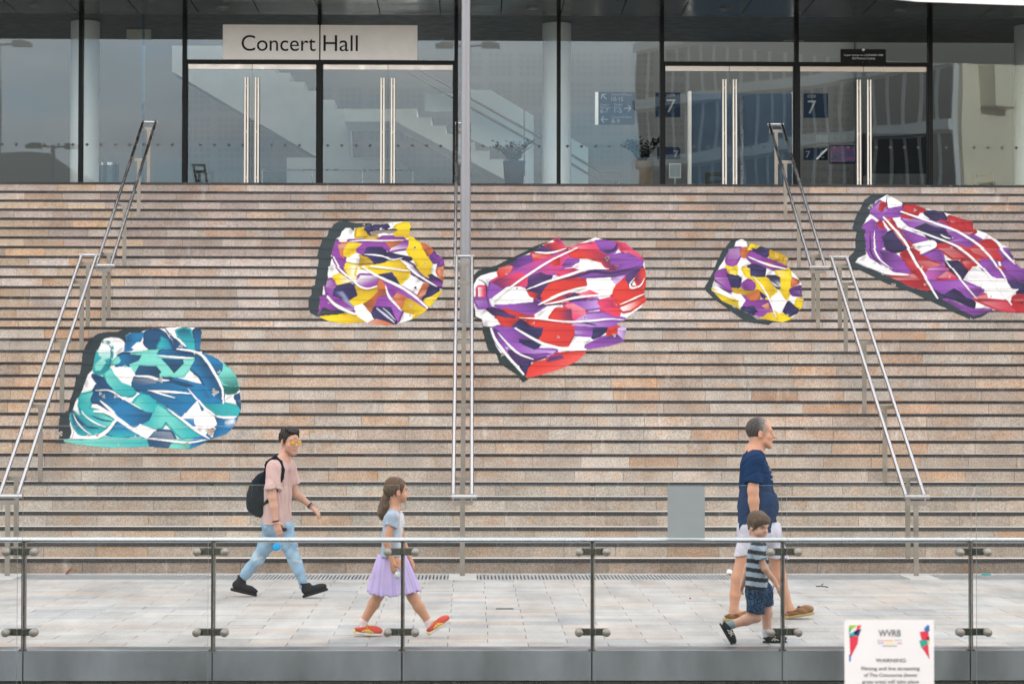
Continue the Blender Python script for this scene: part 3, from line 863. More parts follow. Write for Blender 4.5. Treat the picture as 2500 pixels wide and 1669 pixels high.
RE, PK, PP, DP, LP = "#d5352c", "#dc3d6a", "#8d4cae", "#3d2259", "#c3a3dc"
heart = [
 (S_, [(128,470),(180,420),(350,372),(700,200),(832,150),(900,300),(400,900),(660,1400),(655,1440),(605,1468),(550,1400),(380,1290),(350,1200),(270,1165),(215,960),(200,880),(140,860)], "#1f2d30"),
 (B, [(135,560),(165,500),(200,470),(300,440),(360,430),(365,400),(500,360),(560,300),(700,240),(760,200),(850,150),(910,118),(945,118),(1005,205),(1080,190),(1200,140),(1280,112),(1400,140),(1560,160),(1640,240),(1730,310),(1740,420),(1750,540),(1740,640),(1755,690),(1700,770),(1600,840),(1550,880),(1460,920),(1570,960),(1540,1080),(1550,1085),(1400,1130),(1190,1160),(1190,1190),(1100,1270),(950,1340),(760,1400),(650,1430),(600,1370),(520,1290),(440,1210),(390,1190),(350,1130),(300,1000),(310,945),(220,940),(205,870),(160,850),(155,780),(140,760),(135,670)], WH),
 (P_, [(365,405),(500,378),(470,440),(400,490),(380,470)], RE), (P_, [(470,360),(560,310),(700,290),(690,340),(600,385),(500,380)], "#6d3a94", {"g": (DP, 200)}),
 (P_, [(700,240),(760,205),(850,220),(870,270),(780,250)], DP), (P_, [(820,190),(900,180),(960,150),(1005,205),(900,250),(850,240)], RE, {"g": (DP, 180)}), (P_, [(905,130),(945,118),(1005,205),(960,200)], PK, {"g": (DP, 180)}),
 (P_, [(680,270),(760,262),(860,280),(770,330),(700,340)], RE),
 (P_, [(285,660),(300,540),(400,490),(560,400),(700,340),(860,290),(1000,240),(1030,300),(1105,330),(980,380),(900,440),(760,470),(640,562),(560,580),(340,705)], PP, {"g": (PK, -40)}),
 (P_, [(840,330),(940,290),(945,370),(890,380)], RE, {"soft": 1.5}),
 (P_, [(960,380),(1010,310),(1100,325),(1040,370)], PP, {"g": (DP, 90)}),
 (P_, [(310,532),(420,472),(560,440),(652,470),(640,562),(420,592)], PK, {"g": (DP, 140)}),
 (P_, [(650,480),(760,440),(852,480),(790,560),(852,540),(760,682),(700,640),(650,600),(640,570)], DP, {"round": 0}),
 (P_, [(1015,250),(1200,222),(1330,260),(1422,320),(1474,424),(1400,412),(1340,330),(1200,290),(1050,292)], RE, {"g": (DP, 0)}),
 (P_, [(1045,206),(1300,168),(1310,224),(1100,214)], PK), (P_, [(1290,160),(1422,142),(1482,180),(1440,242),(1380,272),(1308,222)], PP, {"g": (DP, 90)}),
 (P_, [(1465,152),(1560,162),(1642,240),(1725,312),(1560,272),(1505,212)], PK), (P_, [(1405,300),(1580,258),(1705,320),(1560,352),(1420,362)], PP),
 (L_, [(1350,240),(1420,244),(1470,210),(1485,170)], DP, {"w": 26}),
 (P_, [(1150,472),(1250,420),(1400,440),(1560,380),(1705,330),(1692,400),(1560,452),(1420,482),(1250,492),(1128,492)], PP, {"g": (DP, 80)}),
 (L_, [(880,492),(1000,498),(1150,460),(1250,425),(1390,450),(1560,420),(1690,385)], DP, {"w": 30}),
 (P_, [(900,440),(1060,420),(1150,450),(1000,480)], PK, {"g": (DP, 0), "soft": 1.5}),
 (P_, [(850,542),(1000,510),(1172,498),(1202,560),(1000,602),(860,682),(768,662),(830,560)], RE, {"g": ("#b92a2a", 0)}),
 (P_, [(1198,500),(1412,490),(1462,550),(1440,632),(1300,642),(1230,606),(1138,622),(1202,560)], WH, {"g": (WH, 0), "round": 0}),
 (P_, [(1420,500),(1530,480),(1500,540),(1460,548)], LP), (P_, [(1462,560),(1560,480),(1592,580),(1742,602),(1730,672),(1560,732),(1500,742),(1438,642)], RE, {"g": ("#b92a2a", 0)}),
 (P_, [(1550,490),(1620,430),(1705,395),(1600,522),(1590,562)], DP), (P_, [(1702,398),(1742,450),(1745,602),(1680,562),(1648,490)], RE, {"g": (DP, 180)}),
 (L_, [(1640,490),(1588,555),(1620,592),(1700,565),(1735,490)], WH, {"w": 16}),
 (P_, [(1138,642),(1230,605),(1312,640),(1160,672)], PK), (P_, [(1058,722),(1290,698),(1332,762),(1200,782),(1120,762)], PP, {"g": (LP, 0)}),
 (P_, [(990,742),(1070,730),(1182,790),(1192,862),(1060,892),(1048,800)], PK), (P_, [(1290,720),(1430,688),(1452,762),(1330,772)], PK), (P_, [(1338,782),(1512,770),(1482,852),(1400,812)], PK, {"g": (RE, 0)}),
 (P_, [(1510,770),(1700,690),(1740,690),(1600,790),(1540,800)], RE, {"g": (WH, 180)}),
 (P_, [(640,612),(740,640),(700,702),(688,682)], RE), (P_, [(780,690),(1000,640),(1090,660),(900,720),(800,735)], RE, {"g": (DP, 0)}), (P_, [(1000,660),(1090,650),(1180,690),(1050,700)], DP, {"soft": 1.5}),
 (L_, [(730,745),(900,722),(1090,672),(1300,652),(1440,640)], WH, {"w": 20}), (L_, [(740,752),(920,735),(1010,735)], DP, {"w": 14}),
 (P_, [(345,740),(520,740),(720,700),(800,742),(760,772),(650,842),(560,802),(420,772)], PP, {"g": (DP, -60)}),
 (P_, [(148,690),(272,680),(286,762),(190,764)], PP), (P_, [(188,580),(250,580),(240,662),(190,662)], PK, {"g": (WH, 180)}),
 (L_, [(180,505),(240,530),(270,600),(262,670),(282,765)], DP, {"w": 14}),
 (P_, [(290,700),(460,575),(580,575),(640,620),(660,668),(690,680),(690,712),(420,735),(310,730)], WH, {"g": (WH, 0), "round": 0}),
 (P_, [(420,770),(560,812),(690,852),(600,872),(480,832)], RE), (P_, [(358,850),(500,872),(562,882),(480,942),(408,932)], RE, {"round": 0}),
 (P_, [(270,770),(380,800),(540,850),(440,860),(330,820)], DP, {"soft": 1.5}),
 (P_, [(860,862),(912,790),(1052,780),(1062,892),(960,892)], RE, {"g": (DP, 0)}),
 (P_, [(488,942),(560,878),(632,942),(550,962)], NP, {"round": 0}),
 (P_, [(640,900),(1000,900),(1095,960),(1012,1112),(900,1112),(738,1072),(782,962),(700,942)], RE, {"g": ("#c32d2d", 0)}),
 (P_, [(538,950),(788,958),(772,1022),(740,1062),(650,1022)], NP, {"round": 0}),
 (P_, [(1185,832),(1350,822),(1470,862),(1552,882),(1400,942),(1220,942),(1048,932),(1080,892)], PP, {"g": (LP, 180)}),
 (L_, [(1060,905),(1180,910),(1280,935)], DP, {"w": 18}),
 (P_, [(1080,960),(1252,958),(1240,1022),(1090,1012)], PP), (P_, [(1250,960),(1392,958),(1310,1022),(1258,1042)], NP, {"round": 0}), (P_, [(1398,960),(1492,958),(1482,1012),(1400,1042)], RE), (P_, [(1490,960),(1572,955),(1540,1062),(1480,1062)], LP),
 (P_, [(1195,1132),(1330,1060),(1480,1018),(1552,1082),(1400,1132),(1195,1162)], PP, {"g": (DP, -90)}),
 (P_, [(355,950),(520,958),(625,1032),(705,1082),(600,1072),(480,1062),(400,1012)], PP, {"g": (DP, 0)}),
 (P_, [(558,1060),(765,1082),(705,1162),(600,1112)], NP), (P_, [(440,1070),(560,1102),(700,1162),(905,1172),(850,1222),(720,1202),(560,1182),(480,1122)], PP, {"g": (LP, 0)}),
 (P_, [(330,960),(390,1010),(460,1120),(440,1190),(380,1120),(320,1020)], PP, {"g": (NP, 180)}),
 (P_, [(478,1180),(620,1212),(820,1190),(864,1200),(700,1252),(560,1284),(500,1222)], DP, {"g": (PP, -60)}),
 (P_, [(858,1212),(1192,1184),(1110,1262),(960,1342),(760,1402),(640,1412),(650,1342),(720,1290),(820,1272)], RE, {"g": ("#e25550", 60)}),
 (P_, [(850,1225),(960,1205),(980,1240),(820,1275)], DP, {"soft": 3}),
 (P_, [(578,1288),(652,1290),(612,1392)], NP, {"round": 0}),
 (L_, [(525,958),(700,1062),(800,1112),(1000,1160),(1190,1158)], WH, {"w": 26, "taper": .6}), (L_, [(365,1000),(470,1122),(560,1202),(700,1252)], WH, {"w": 20}), (L_, [(300,960),(340,1072),(440,1202),(605,1392)], WH, {"w": 26, "taper": .5}),
 (L_, [(640,600),(800,532),(1000,472),(1200,402),(1400,405)], WH, {"w": 24}), (L_, [(330,700),(500,562),(700,422),(900,302),(1100,210)], WH, {"w": 20, "taper": .6}), (L_, [(740,742),(950,642),(1180,572)], WH, {"w": 26}),
 (L_, [(560,860),(760,872),(1000,905),(1250,890),(1400,870),(1540,882)], WH, {"w": 18}), (L_, [(700,250),(850,262),(1000,215)], WH, {"w": 18}), (L_, [(1500,740),(1620,690),(1740,640)], WH, {"w": 14}),
]
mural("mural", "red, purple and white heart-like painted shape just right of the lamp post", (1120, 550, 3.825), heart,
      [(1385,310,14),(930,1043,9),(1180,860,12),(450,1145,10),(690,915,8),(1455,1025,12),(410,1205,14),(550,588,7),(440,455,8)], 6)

small = [
 (S_, [(230,480),(290,395),(360,385),(420,500),(300,800),(480,940),(600,960),(560,985),(420,965),(350,920),(250,850),(180,800),(108,725),(160,640),(190,580)], SH),
 (B, [(318,440),(330,400),(370,380),(405,400),(415,445),(430,410),(470,420),(560,450),(650,480),(710,515),(690,560),(720,600),(760,640),(795,700),(797,760),(810,800),(800,860),(770,900),(720,945),(660,965),(540,945),(440,910),(380,880),(300,840),(220,790),(165,740),(170,700),(200,610),(250,540),(280,480)], WH),
 (P_, [(288,455),(360,450),(362,500),(330,560),(312,602),(280,540)], PU), (P_, [(378,456),(442,450),(400,502),(368,490)], OR), (P_, [(418,460),(440,415),(482,425),(478,445)], YE), (P_, [(488,450),(560,452),(562,484),(500,472)], NP), (P_, [(440,445),(490,455),(560,490),(530,500)], NP),
 (P_, [(438,472),(560,530),(692,580),(640,602),(560,572),(460,542),(420,502)], PU), (P_, [(552,545),(610,560),(590,580),(560,572)], OR),
 (P_, [(575,470),(600,470),(598,510),(578,500)], DY), (P_, [(610,478),(640,490),(635,525),(612,515)], DY), (P_, [(650,495),(675,505),(670,540),(650,532)], DY), (P_, [(685,512),(705,520),(685,558),(675,545)], DY),
 (P_, [(430,580),(480,560),(532,590),(525,642),(440,632)], NP, {"round": 0}), (P_, [(264,640),(320,630),(356,660),(350,716),(290,712)], NP, {"round": 0}), (P_, [(190,622),(260,602),(272,652),(302,742),(240,702),(188,662)], PU),
 (P_, [(280,575),(336,576),(330,632),(300,622)], YE), (P_, [(390,590),(432,590),(435,640),(415,640)], YE), (P_, [(620,602),(702,590),(712,652),(640,642)], YE), (P_, [(450,655),(560,660),(612,750),(560,802),(500,732)], YE, {"g": (DY, 0)}),
 (P_, [(380,702),(420,674),(462,690),(450,742),(400,737)], PU), (P_, [(310,730),(390,742),(472,746),(430,772),(340,762)], DY), (P_, [(410,772),(500,745),(490,792),(430,812)], OR),
 (P_, [(368,770),(410,792),(460,832),(560,812),(592,882),(530,922),(460,892),(390,842)], PU), (P_, [(320,768),(370,770),(402,812),(370,852)], WH, {"g": (WH, 0)}), (P_, [(640,652),(716,652),(702,762),(680,812),(660,762)], YE, {"g": (DY, 90)}), (P_, [(720,660),(762,682),(720,707)], OR), (P_, [(708,740),(780,720),(787,772),(740,767)], "#5c2a7c"),
 (P_, [(170,740),(260,792),(352,812),(345,862),(240,812)], YE), (P_, [(380,860),(460,850),(492,892),(440,907)], NP), (P_, [(518,850),(560,830),(572,882)], OR), (P_, [(560,900),(620,895),(722,946),(660,966),(515,940)], YE, {"g": (DY, 180)}), (P_, [(688,820),(740,862),(772,882),(710,912),(678,882)], NP), (P_, [(768,810),(809,804),(790,866),(760,842)], YE), (P_, [(508,750),(562,792),(530,782)], NP),
 (P_, [(590,790),(640,760),(690,820),(640,900),(590,860)], WH, {"g": (WH, 0)}), (P_, [(560,650),(640,650),(640,720),(590,700)], NP, {"g": (WH, 90)}),
 (L_, [(172,740),(240,762),(320,802)], WH, {"w": 14}), (L_, [(450,640),(540,740),(590,850),(622,935)], WH, {"w": 12}), (L_, [(420,505),(560,562),(692,592)], WH, {"w": 14}), (L_, [(190,700),(260,740),(310,770)], NP, {"w": 10}), (L_, [(525,630),(600,680),(660,740)], NP, {"w": 8}),
]
mural("mural", "small yellow, purple and white painted rock shape left of the right handrail", (1680, 450, 2.8646), small, [(605,912,8),(325,852,8),(700,915,6),(245,590,5)], 8)

RD, PV, NB = "#b3202d", "#8b48a8", "#231b45"
big = [
 (S_, [(1190,190),(1230,110),(1290,68),(1400,75),(1500,300),(1250,550),(1700,750),(1900,850),(2120,885),(2050,930),(1980,948),(1870,900),(1700,820),(1550,750),(1400,700),(1170,590),(1125,580),(1100,530),(1160,470),(1160,390),(1175,320),(1145,310),(1165,250)], SH),
 (B, [(1270,180),(1310,120),(1390,72),(1450,100),(1495,130),(1500,140),(1560,135),(1650,165),(1830,205),(1930,240),(1995,265),(1995,310),(2080,340),(2150,390),(2240,450),(2280,520),(2300,560),(2349,600),(2440,690),(2500,780),(2480,870),(2400,900),(2300,900),(2230,895),(2120,880),(2000,918),(1870,850),(1750,790),(1690,750),(1560,720),(1420,650),(1300,600),(1170,545),(1190,515),(1245,490),(1230,400),(1235,310),(1215,300),(1250,240),(1280,200)], WH),
 (P_, [(1270,185),(1340,125),(1372,170),(1402,190),(1340,232),(1300,202)], PV), (P_, [(1338,130),(1372,140),(1360,192),(1328,180)], RD), (P_, [(1390,186),(1490,168),(1512,210),(1400,222),(1350,242)], PV), (P_, [(1498,180),(1605,202),(1560,242),(1508,232)], RD), (P_, [(1508,150),(1560,148),(1645,182),(1530,190)], RD),
 (P_, [(1665,200),(1770,193),(1802,240),(1720,242)], NB), (P_, [(1505,240),(1700,262),(1800,302),(1640,282),(1575,305)], PV), (P_, [(1215,306),(1290,258),(1332,312),(1240,314)], PV), (P_, [(1328,280),(1345,270),(1362,308)], RD), (P_, [(1370,230),(1420,250),(1450,320),(1420,300)], RD),
 (P_, [(1240,330),(1372,318),(1362,402),(1332,462),(1395,562),(1280,502),(1248,440)], PV, {"g": ("#5d2f80", 0)}), (L_, [(1300,325),(1290,430),(1330,520),(1420,590)], WH, {"w": 12}), (L_, [(1270,330),(1262,430),(1290,510),(1360,575)], NB, {"w": 12}), (P_, [(1340,470),(1420,480),(1500,540),(1540,620),(1440,600),(1380,550)], PV, {"g": (NB, 200)}),
 (P_, [(1348,370),(1420,334),(1502,380),(1514,452),(1420,472),(1368,422)], NB, {"round": 0}), (P_, [(1438,330),(1472,320),(1565,422),(1500,424)], RD), (P_, [(1588,302),(1660,272),(1785,320),(1824,370),(1790,412),(1690,382),(1650,332)], NB), (P_, [(1498,330),(1652,386),(1560,412),(1518,382)], PV),
 (P_, [(1775,260),(1860,300),(2040,392),(1960,402),(1820,342)], PV), (P_, [(1830,232),(1870,240),(1880,300),(1850,290)], RD), (P_, [(1885,245),(1925,260),(1930,308),(1900,300)], RD), (P_, [(1945,262),(1990,272),(1988,312),(1950,310)], RD), (P_, [(1765,250),(1900,305),(2000,330),(1960,350),(1850,310)], RD),
 (P_, [(1715,432),(1820,400),(1940,420),(2044,522),(1960,512),(1850,512),(1780,462)], RD), (P_, [(1515,470),(1565,458),(1700,542),(1795,572),(1660,642),(1560,592),(1495,490)], RD), (P_, [(1640,490),(1762,458),(1784,542),(1700,512)], PV), (P_, [(1945,412),(2105,398),(2155,440),(2205,524),(2080,512),(1990,472)], RD), (P_, [(1820,400),(1900,380),(2000,420),(1960,440)], PV),
 (P_, [(2165,458),(2245,460),(2275,512),(2205,522)], PV, {"g": (NB, 60)}), (P_, [(2045,530),(2145,528),(2165,592),(2055,594)], PV), (P_, [(1808,550),(1885,548),(1944,602),(1910,654),(1848,622)], NB, {"round": 0}), (P_, [(1920,540),(2048,528),(1960,594)], RD), (P_, [(1675,590),(1785,563),(1795,602),(1740,654),(1635,652)], "#b255a8"),
 (P_, [(1740,655),(1800,610),(1860,640),(1880,670),(1740,690)], "#c02a4c"), (P_, [(2148,588),(2224,588),(2224,652)], RD), (P_, [(2095,600),(2165,662),(2240,692),(2330,662),(2240,600)], PV, {"g": (NB, 0)}), (P_, [(1395,640),(1565,628),(1705,742),(1560,712)], RD), (P_, [(1560,600),(1640,650),(1700,740),(1650,700)], RD),
 (P_, [(1690,680),(1880,668),(2004,720),(1960,764),(1790,764),(1730,722)], PV, {"g": ("#a868c4", 0)}), (P_, [(1990,580),(2100,650),(2040,700),(1940,650)], WH), (P_, [(1785,772),(1860,728),(1935,770),(1995,832),(1992,854),(1880,802)], NB, {"round": 0}), (P_, [(1880,720),(2065,730),(2020,794),(1950,792)], PV),
 (P_, [(1995,792),(2105,768),(2200,802),(2255,852),(2355,902),(2230,897),(2080,832)], "#c4304a"), (P_, [(2255,842),(2440,758),(2490,800),(2460,880),(2300,892)], RD, {"g": ("#d85058", 0)}), (P_, [(1785,800),(1900,852),(2000,882),(2115,884),(2000,918),(1870,857)], PV), (P_, [(1700,740),(1790,790),(1760,800),(1690,750)], NB),
 (P_, [(2235,680),(2330,690),(2480,750),(2460,790),(2300,752)], NB), (P_, [(2200,540),(2300,560),(2440,690),(2360,702),(2225,612)], PV, {"g": (NB, 60)}), (P_, [(2090,740),(2310,735),(2205,804),(2100,792)], WH, {"g": (WH, 0)}), (P_, [(2058,660),(2222,660),(2242,722),(2058,727)], WH, {"g": (WH, 0)}), (P_, [(2280,790),(2349,770),(2340,840),(2270,830)], RD),
 (L_, [(1370,230),(1500,382),(1600,562),(1745,795)], WH, {"w": 18, "taper": .5}), (L_, [(1490,190),(1700,262),(1900,332),(2100,482),(2210,650)], WH, {"w": 16, "taper": .5}), (L_, [(1540,302),(1700,362),(1900,442),(2040,562),(2200,762),(2262,842)], WH, {"w": 14, "taper": .5}), (L_, [(1178,532),(1260,556),(1380,622),(1535,632)], WH, {"w": 26}), (L_, [(1800,532),(1900,662),(2022,802)], WH, {"w": 12}), (L_, [(1560,425),(1700,400),(1720,430),(1620,485)], WH, {"w": 34}), (L_, [(2120,360),(2200,470),(2290,560)], WH, {"w": 16}),
 (L_, [(1390,80),(1385,140),(1400,180)], NB, {"w": 7}), (L_, [(1500,140),(1500,170)], NB, {"w": 8}), (L_, [(1650,170),(1800,240),(1830,290)], NB, {"w": 8}), (L_, [(1430,240),(1520,400),(1640,600)], NB, {"w": 7}), (L_, [(1700,370),(1860,440),(2000,560)], NB, {"w": 7}), (L_, [(1830,380),(1790,370),(1760,350)], WH, {"w": 10}),
]
mural("mural", "large red, purple and white painted rock shape right of the right handrail", (1680, 450, 2.8646), big,
      [(1435,705,11),(1655,700,7),(1355,625,7),(1980,940,7),(1820,645,6),(2120,785,6),(2085,860,6),(1280,150,9),(1262,165,7),(1585,180,7),(1830,440,6),(2165,575,6),(1635,578,6),(1685,432,5)], 9)

# ------------------------------------------------------------------ concert hall: glass front, soffit, interior
def fx(px, Y=FAC_Y):
    return at(px, 300, Y).x


def fz(py, Y=FAC_Y, px=1250):
    return at(px, py, Y).z


hall = thing("concert_hall", "concert hall with dark framed glass front above the steps", "building")
Z_SOF = fz(33)
Z_TR = fz(154)
mull = [197, 450, 780, 1113.5, 1364, 1616, 1945, 2271.5]
mx_ = [fx(-308), fx(-56)] + [fx(p) for p in mull] + [fx(2524), fx(2777)]
for x in mx_:
    MB().box(x - .033, x + .033, FAC_Y - .06, FAC_Y + .12, FLOOR - .01, Z_SOF - .002).build("mullion", "black", hall)
M["handle"] = mat("polished_handle", (.50, .46, .42), .3, 1.0)
M["door_rail"] = mat("door_rail_steel", (.50, .45, .41), .34, .9, var=.08, vscale=7)
M["dot"] = mat("film_dot", (.10, .10, .10), .7, spec=.1)
dotm = MB().prism([(-.036, 0), (0, .022), (.036, 0), (0, -.036)], 0, .003).mesh("dot"); dotm.materials.append(M["dot"])
Z_DOT = fz(356)
door_bays = {3, 4, 7, 8}
dot_x = np.arange(mx_[0], mx_[-1], .2465)


def pane(name, x0, x1, z0, z1, parent, y=FAC_Y, dots=False):
    ph_ = rng.uniform(0, 6.28, 4); fr_ = rng.uniform(2.2, 4.2, 2)        # float glass is never quite flat
    g_ = MB(); nx_, nz_ = 14, 14
    for t_ in (0, .008):
        vv_ = []
        for j in range(nz_):
            for i in range(nx_):
                X, Z = x0 + (x1 - x0) * i / (nx_ - 1), z0 + (z1 - z0) * j / (nz_ - 1)
                vv_.append((X, y + .02 + t_ + .00016 * (math.sin(fr_[0] * X + ph_[0] + 1.3 * math.sin(2 * Z + ph_[1])) + math.sin(fr_[1] * Z + ph_[2]) + .6 * math.sin(5 * X + 3 * Z + ph_[3])), Z))
        g_.add(vv_, [(j * nx_ + i, j * nx_ + i + 1, (j + 1) * nx_ + i + 1, (j + 1) * nx_ + i) for j in range(nz_ - 1) for i in range(nx_ - 1)])
    p = g_.build(name, "facade_glass", parent)
    p.data.polygons.foreach_set("use_smooth", [True] * len(p.data.polygons))
    if dots:
        for dx in dot_x:
            if x0 + .06 < dx < x1 - .06:
                o = bpy.data.objects.new("dot", dotm); col.objects.link(o); o.parent = p
                o.location = (dx, y + .0165, Z_DOT)
    return p


for k in range(len(mx_) - 1):
    a, b = mx_[k] + .033, mx_[k + 1] - .033
    if k in door_bays:
        MB().box(a, b, FAC_Y - .05, FAC_Y + .10, Z_TR - .035, Z_TR + .03).build("transom", "black", hall)
        pane("pane", a, b, Z_TR + .03, Z_SOF - .003, hall)
        mid = (a + b) / 2
        for q, (u, v) in enumerate(((a + .03, mid - .006), (mid + .006, b - .03))):
            d = MB().box(u, v, FAC_Y + .005, FAC_Y + .045, Z_TR - .128, Z_TR - .042).build("door", "door_rail", hall)
            MB().box(u, v, FAC_Y + .005, FAC_Y + .045, FLOOR + .005, FLOOR + .09).build("bottom_rail", "door_rail", d)
            pane("door_glass", u, v, FLOOR + .09, Z_TR - .129, d, dots=True)
            hx = v - .085 if q == 0 else u + .085
            h = MB()
            for s in (-.024, .024):
                h.tube([(hx + s, FAC_Y - .055, FLOOR + .25), (hx + s, FAC_Y - .055, fz(193))], .019, 10)
            for zz_ in (FLOOR + .4, FLOOR + 1.2, FLOOR + 2.0):
                h.box(hx - .02, hx + .02, FAC_Y - .05, FAC_Y + .01, zz_, zz_ + .03)
            h.build("door_handle", "handle", d, smooth=True)
        for x in (a + .012, b - .012):
            MB().box(x - .012, x + .012, FAC_Y - .045, FAC_Y + .09, FLOOR, Z_TR - .036).build("jamb", "black", hall)
    else:
        pane("pane", a, b, FLOOR, Z_SOF - .003, hall, dots=True)
fin = MB().box(fx(346) - .006, fx(346) + .006, FAC_Y + .03, FAC_Y + .35, FLOOR, Z_SOF - .004).build("glass_fin", "facade_glass", hall)

# soffit of dark glossy panels
PW = 147.9 / 5600 * FAC_Y
xj = fx(1074.6)
k0, k1 = int((-22 - xj) / PW), int((24 - xj) / PW)
for k in range(k0, k1):
    for (ya, yb) in ((36.95, 39.14), (39.152, FAC_Y + .25)):
        MB().box(xj + k * PW + .008, xj + (k + 1) * PW - .008, ya, yb, Z_SOF, Z_SOF + .06).build("soffit_panel", "soffit", hall)
MB().box(-24, 26, 36.92, FAC_Y + .3, Z_SOF + .061, Z_SOF + .4).build("soffit_backing", "dark_void", hall)
for px, py in ((80, 5), (543, 11), (1300, 8), (1770, 3), (2200, 20)):
    X = at(px, py, 39.4).x
    MB().lathe([(.0, -.012), (.07, -.012), (.10, -.004), (.10, 0)], (X, 39.5, Z_SOF - .001), 20).build("downlight", "steel_dull", hall, smooth=True)
# white curved fascia above the soffit
fs = MB()
xs = np.linspace(-26, 28, 40)
bot = [Z_SOF + .10 - max(0, x - 3.0) * (Z_SOF + .10 - fz(2, 36.85)) / 4.4 if x < 7.4 else fz(2, 36.85) - (x - 7.4) * .022 for x in xs]
vv = [(x, 36.85, b) for x, b in zip(xs, bot)] + [(x, 36.85, Z_SOF + 1.9) for x in xs] + [(x, 36.91, b) for x, b in zip(xs, bot)] + [(x, 36.91, Z_SOF + 1.9) for x in xs]
m_ = len(xs)
ff = []
for j in range(m_ - 1):
    ff += [(j, j + 1, m_ + j + 1, m_ + j), (2 * m_ + j, 3 * m_ + j, 3 * m_ + j + 1, 2 * m_ + j + 1), (j, 2 * m_ + j, 2 * m_ + j + 1, j + 1), (m_ + j, m_ + j + 1, 3 * m_ + j + 1, 3 * m_ + j)]
fs.add(vv, ff).build("fascia", "white", hall)
MB().box(-26, 28, 36.93, 41.3, Z_SOF + 1.5, Z_SOF + 1.9).build("roof_slab", "white", hall)
MB().box(-45, 45, 41.0, 41.4, Z_SOF + 1.91, 17.5).build("sun_blocking_wall", mat("pale_cladding", (.6, .6, .58), .6, var=.06, vscale=1), hall)  # unseen; height set to keep sun off the steps and bounce it indoors
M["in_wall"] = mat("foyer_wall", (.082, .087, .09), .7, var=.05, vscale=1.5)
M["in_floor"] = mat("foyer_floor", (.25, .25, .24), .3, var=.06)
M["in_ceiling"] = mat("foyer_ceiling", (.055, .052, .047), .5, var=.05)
BW = 48.0
MB().box(-24, 26, FAC_Y + .4, 54, FLOOR + .0005, FLOOR + .003).build("foyer_floor", "in_floor", hall)
MB().box(-24, 26, FAC_Y + .3, 43.2, Z_SOF + .02, Z_SOF + 1.49).build("foyer_ceiling", "in_ceiling", hall)
MB().box(-24, at(2085, 300, BW).x, BW, BW + .2, FLOOR, 13.5).build("foyer_wall", "in_wall", hall)
MB().box(at(2085, 300, BW).x + .005, 26, BW - .3, BW + .2, FLOOR, 13.5).build("foyer_wall", mat("foyer_dim_wall", (.03, .033, .035), .7, var=.1), hall)  # darker copy: dim right end of the foyer put into the colour
for x in (-24.2, 26):
    MB().box(x, x + .2, FAC_Y, 54, FLOOR, 13.5).build("foyer_side_wall", "in_wall", hall)
M["column"] = mat("column_white", (.90, .91, .90), .5, var=.02)
for px in (207, 1359, 2512):
    X = at(px, 300, 41.2).x
    MB().lathe([(.258, 0), (.258, Z_SOF + .01 - FLOOR)], (X, 41.2, FLOOR), 32).build("column", "column", hall, smooth=True)
# small square acoustic openings in the back wall, in blocks of four
M["opening"] = mat("acoustic_recess", (.075, .08, .083), .8)
sq = MB()
for (xa, xb, ya, yb) in ((458, 1110, 215, 445), (1120, 1330, 130, 445), (1392, 1672, 130, 445), (1960, 2080, 215, 445)):
    x, cx_ = xa, 0
    while x < xb - 10:
        y, cy_ = ya, 0
        while y < yb - 10:
            p, q = at(x, y, BW - .004), at(x + 10.5, y + 10.5, BW - .004)
            sq.box(p.x, q.x, BW - .004, BW + .02, q.z, p.z)
            y += 15; cy_ += 1
            if cy_ % 4 == 0:
                y += 13
        x += 15; cx_ += 1
        if cx_ % 4 == 0:
            x += 14
o = sq.build("acoustic_openings", "opening", hall); o["kind"] = "stuff"

# foyer stair seen through the doors
st = thing("foyer_staircase", "white foyer stair with glass sides behind the doors", "stairs")
M["stair_white"] = mat("stair_plaster", (.76, .78, .76), .6, var=.04)
M["stair_grey"] = mat("shaded_stair_plaster", (.26, .28, .285), .6, var=.05)  # darker copy of the plaster, shade behind and below put into the colour


def W(px, py, Y):
    p = at(px, py, Y)
    return (p.x, p.z)


YS = 44.4
top = [(840, 266), (1018, 266)]
x, y = 1018, 266
while y < 500:
    y += 20.4; top.append((x, y)); x += 35.5; top.append((x, y))
poly = [W(*p, YS) for p in top] + [W(x - 75, y, YS), W(966, 297, YS), W(840, 297, YS)]
MB().prism(poly, YS, YS + 1.5).build("flight", "stair_white", st)
top2 = [(600, 112)]
x, y = 600, 112
while x < 838:
    y += 22; top2.append((x, y)); x += 36; top2.append((x, y))
poly = [W(*p, YS + 1.6) for p in top2] + [W(855, 385, YS + 1.6), W(780, 388, YS + 1.6), W(420, 175, YS + 1.6), W(420, 112, YS + 1.6)]
MB().prism(poly, YS + 1.6, YS + 2.6).build("flight", "stair_grey", st)
poly = [W(*p, YS + 1.55) for p in ((700, 385), (964, 385), (1075, 470), (700, 470))]
MB().prism(poly, YS + 1.55, YS + 3).build("lower_flight_shadow", "stair_grey", st)  # grey slab standing in for the lower flight's shadow
M["pale_glass"] = glass("stair_glass", .05, (.86, .95, 1.0))
M["bright_glass"] = mat("lit_stair_glass", (.62, .74, .79), .4)  # opaque pale blue; light behind the stair glass put into the colour
for pl in ([(1038, 230), (1108, 229), (1108, 272), (1038, 272)], [(1149, 220), (1198, 220), (1278, 268), (1278, 396), (1149, 340)], [(1282, 270), (1303, 283), (1303, 470), (1282, 460)], [(1395, 338), (1436, 361), (1436, 470), (1395, 470)]):
    MB().prism([W(*p, YS - .06) for p in pl], YS - .06, YS - .045).build("glass_side", "bright_glass", st)
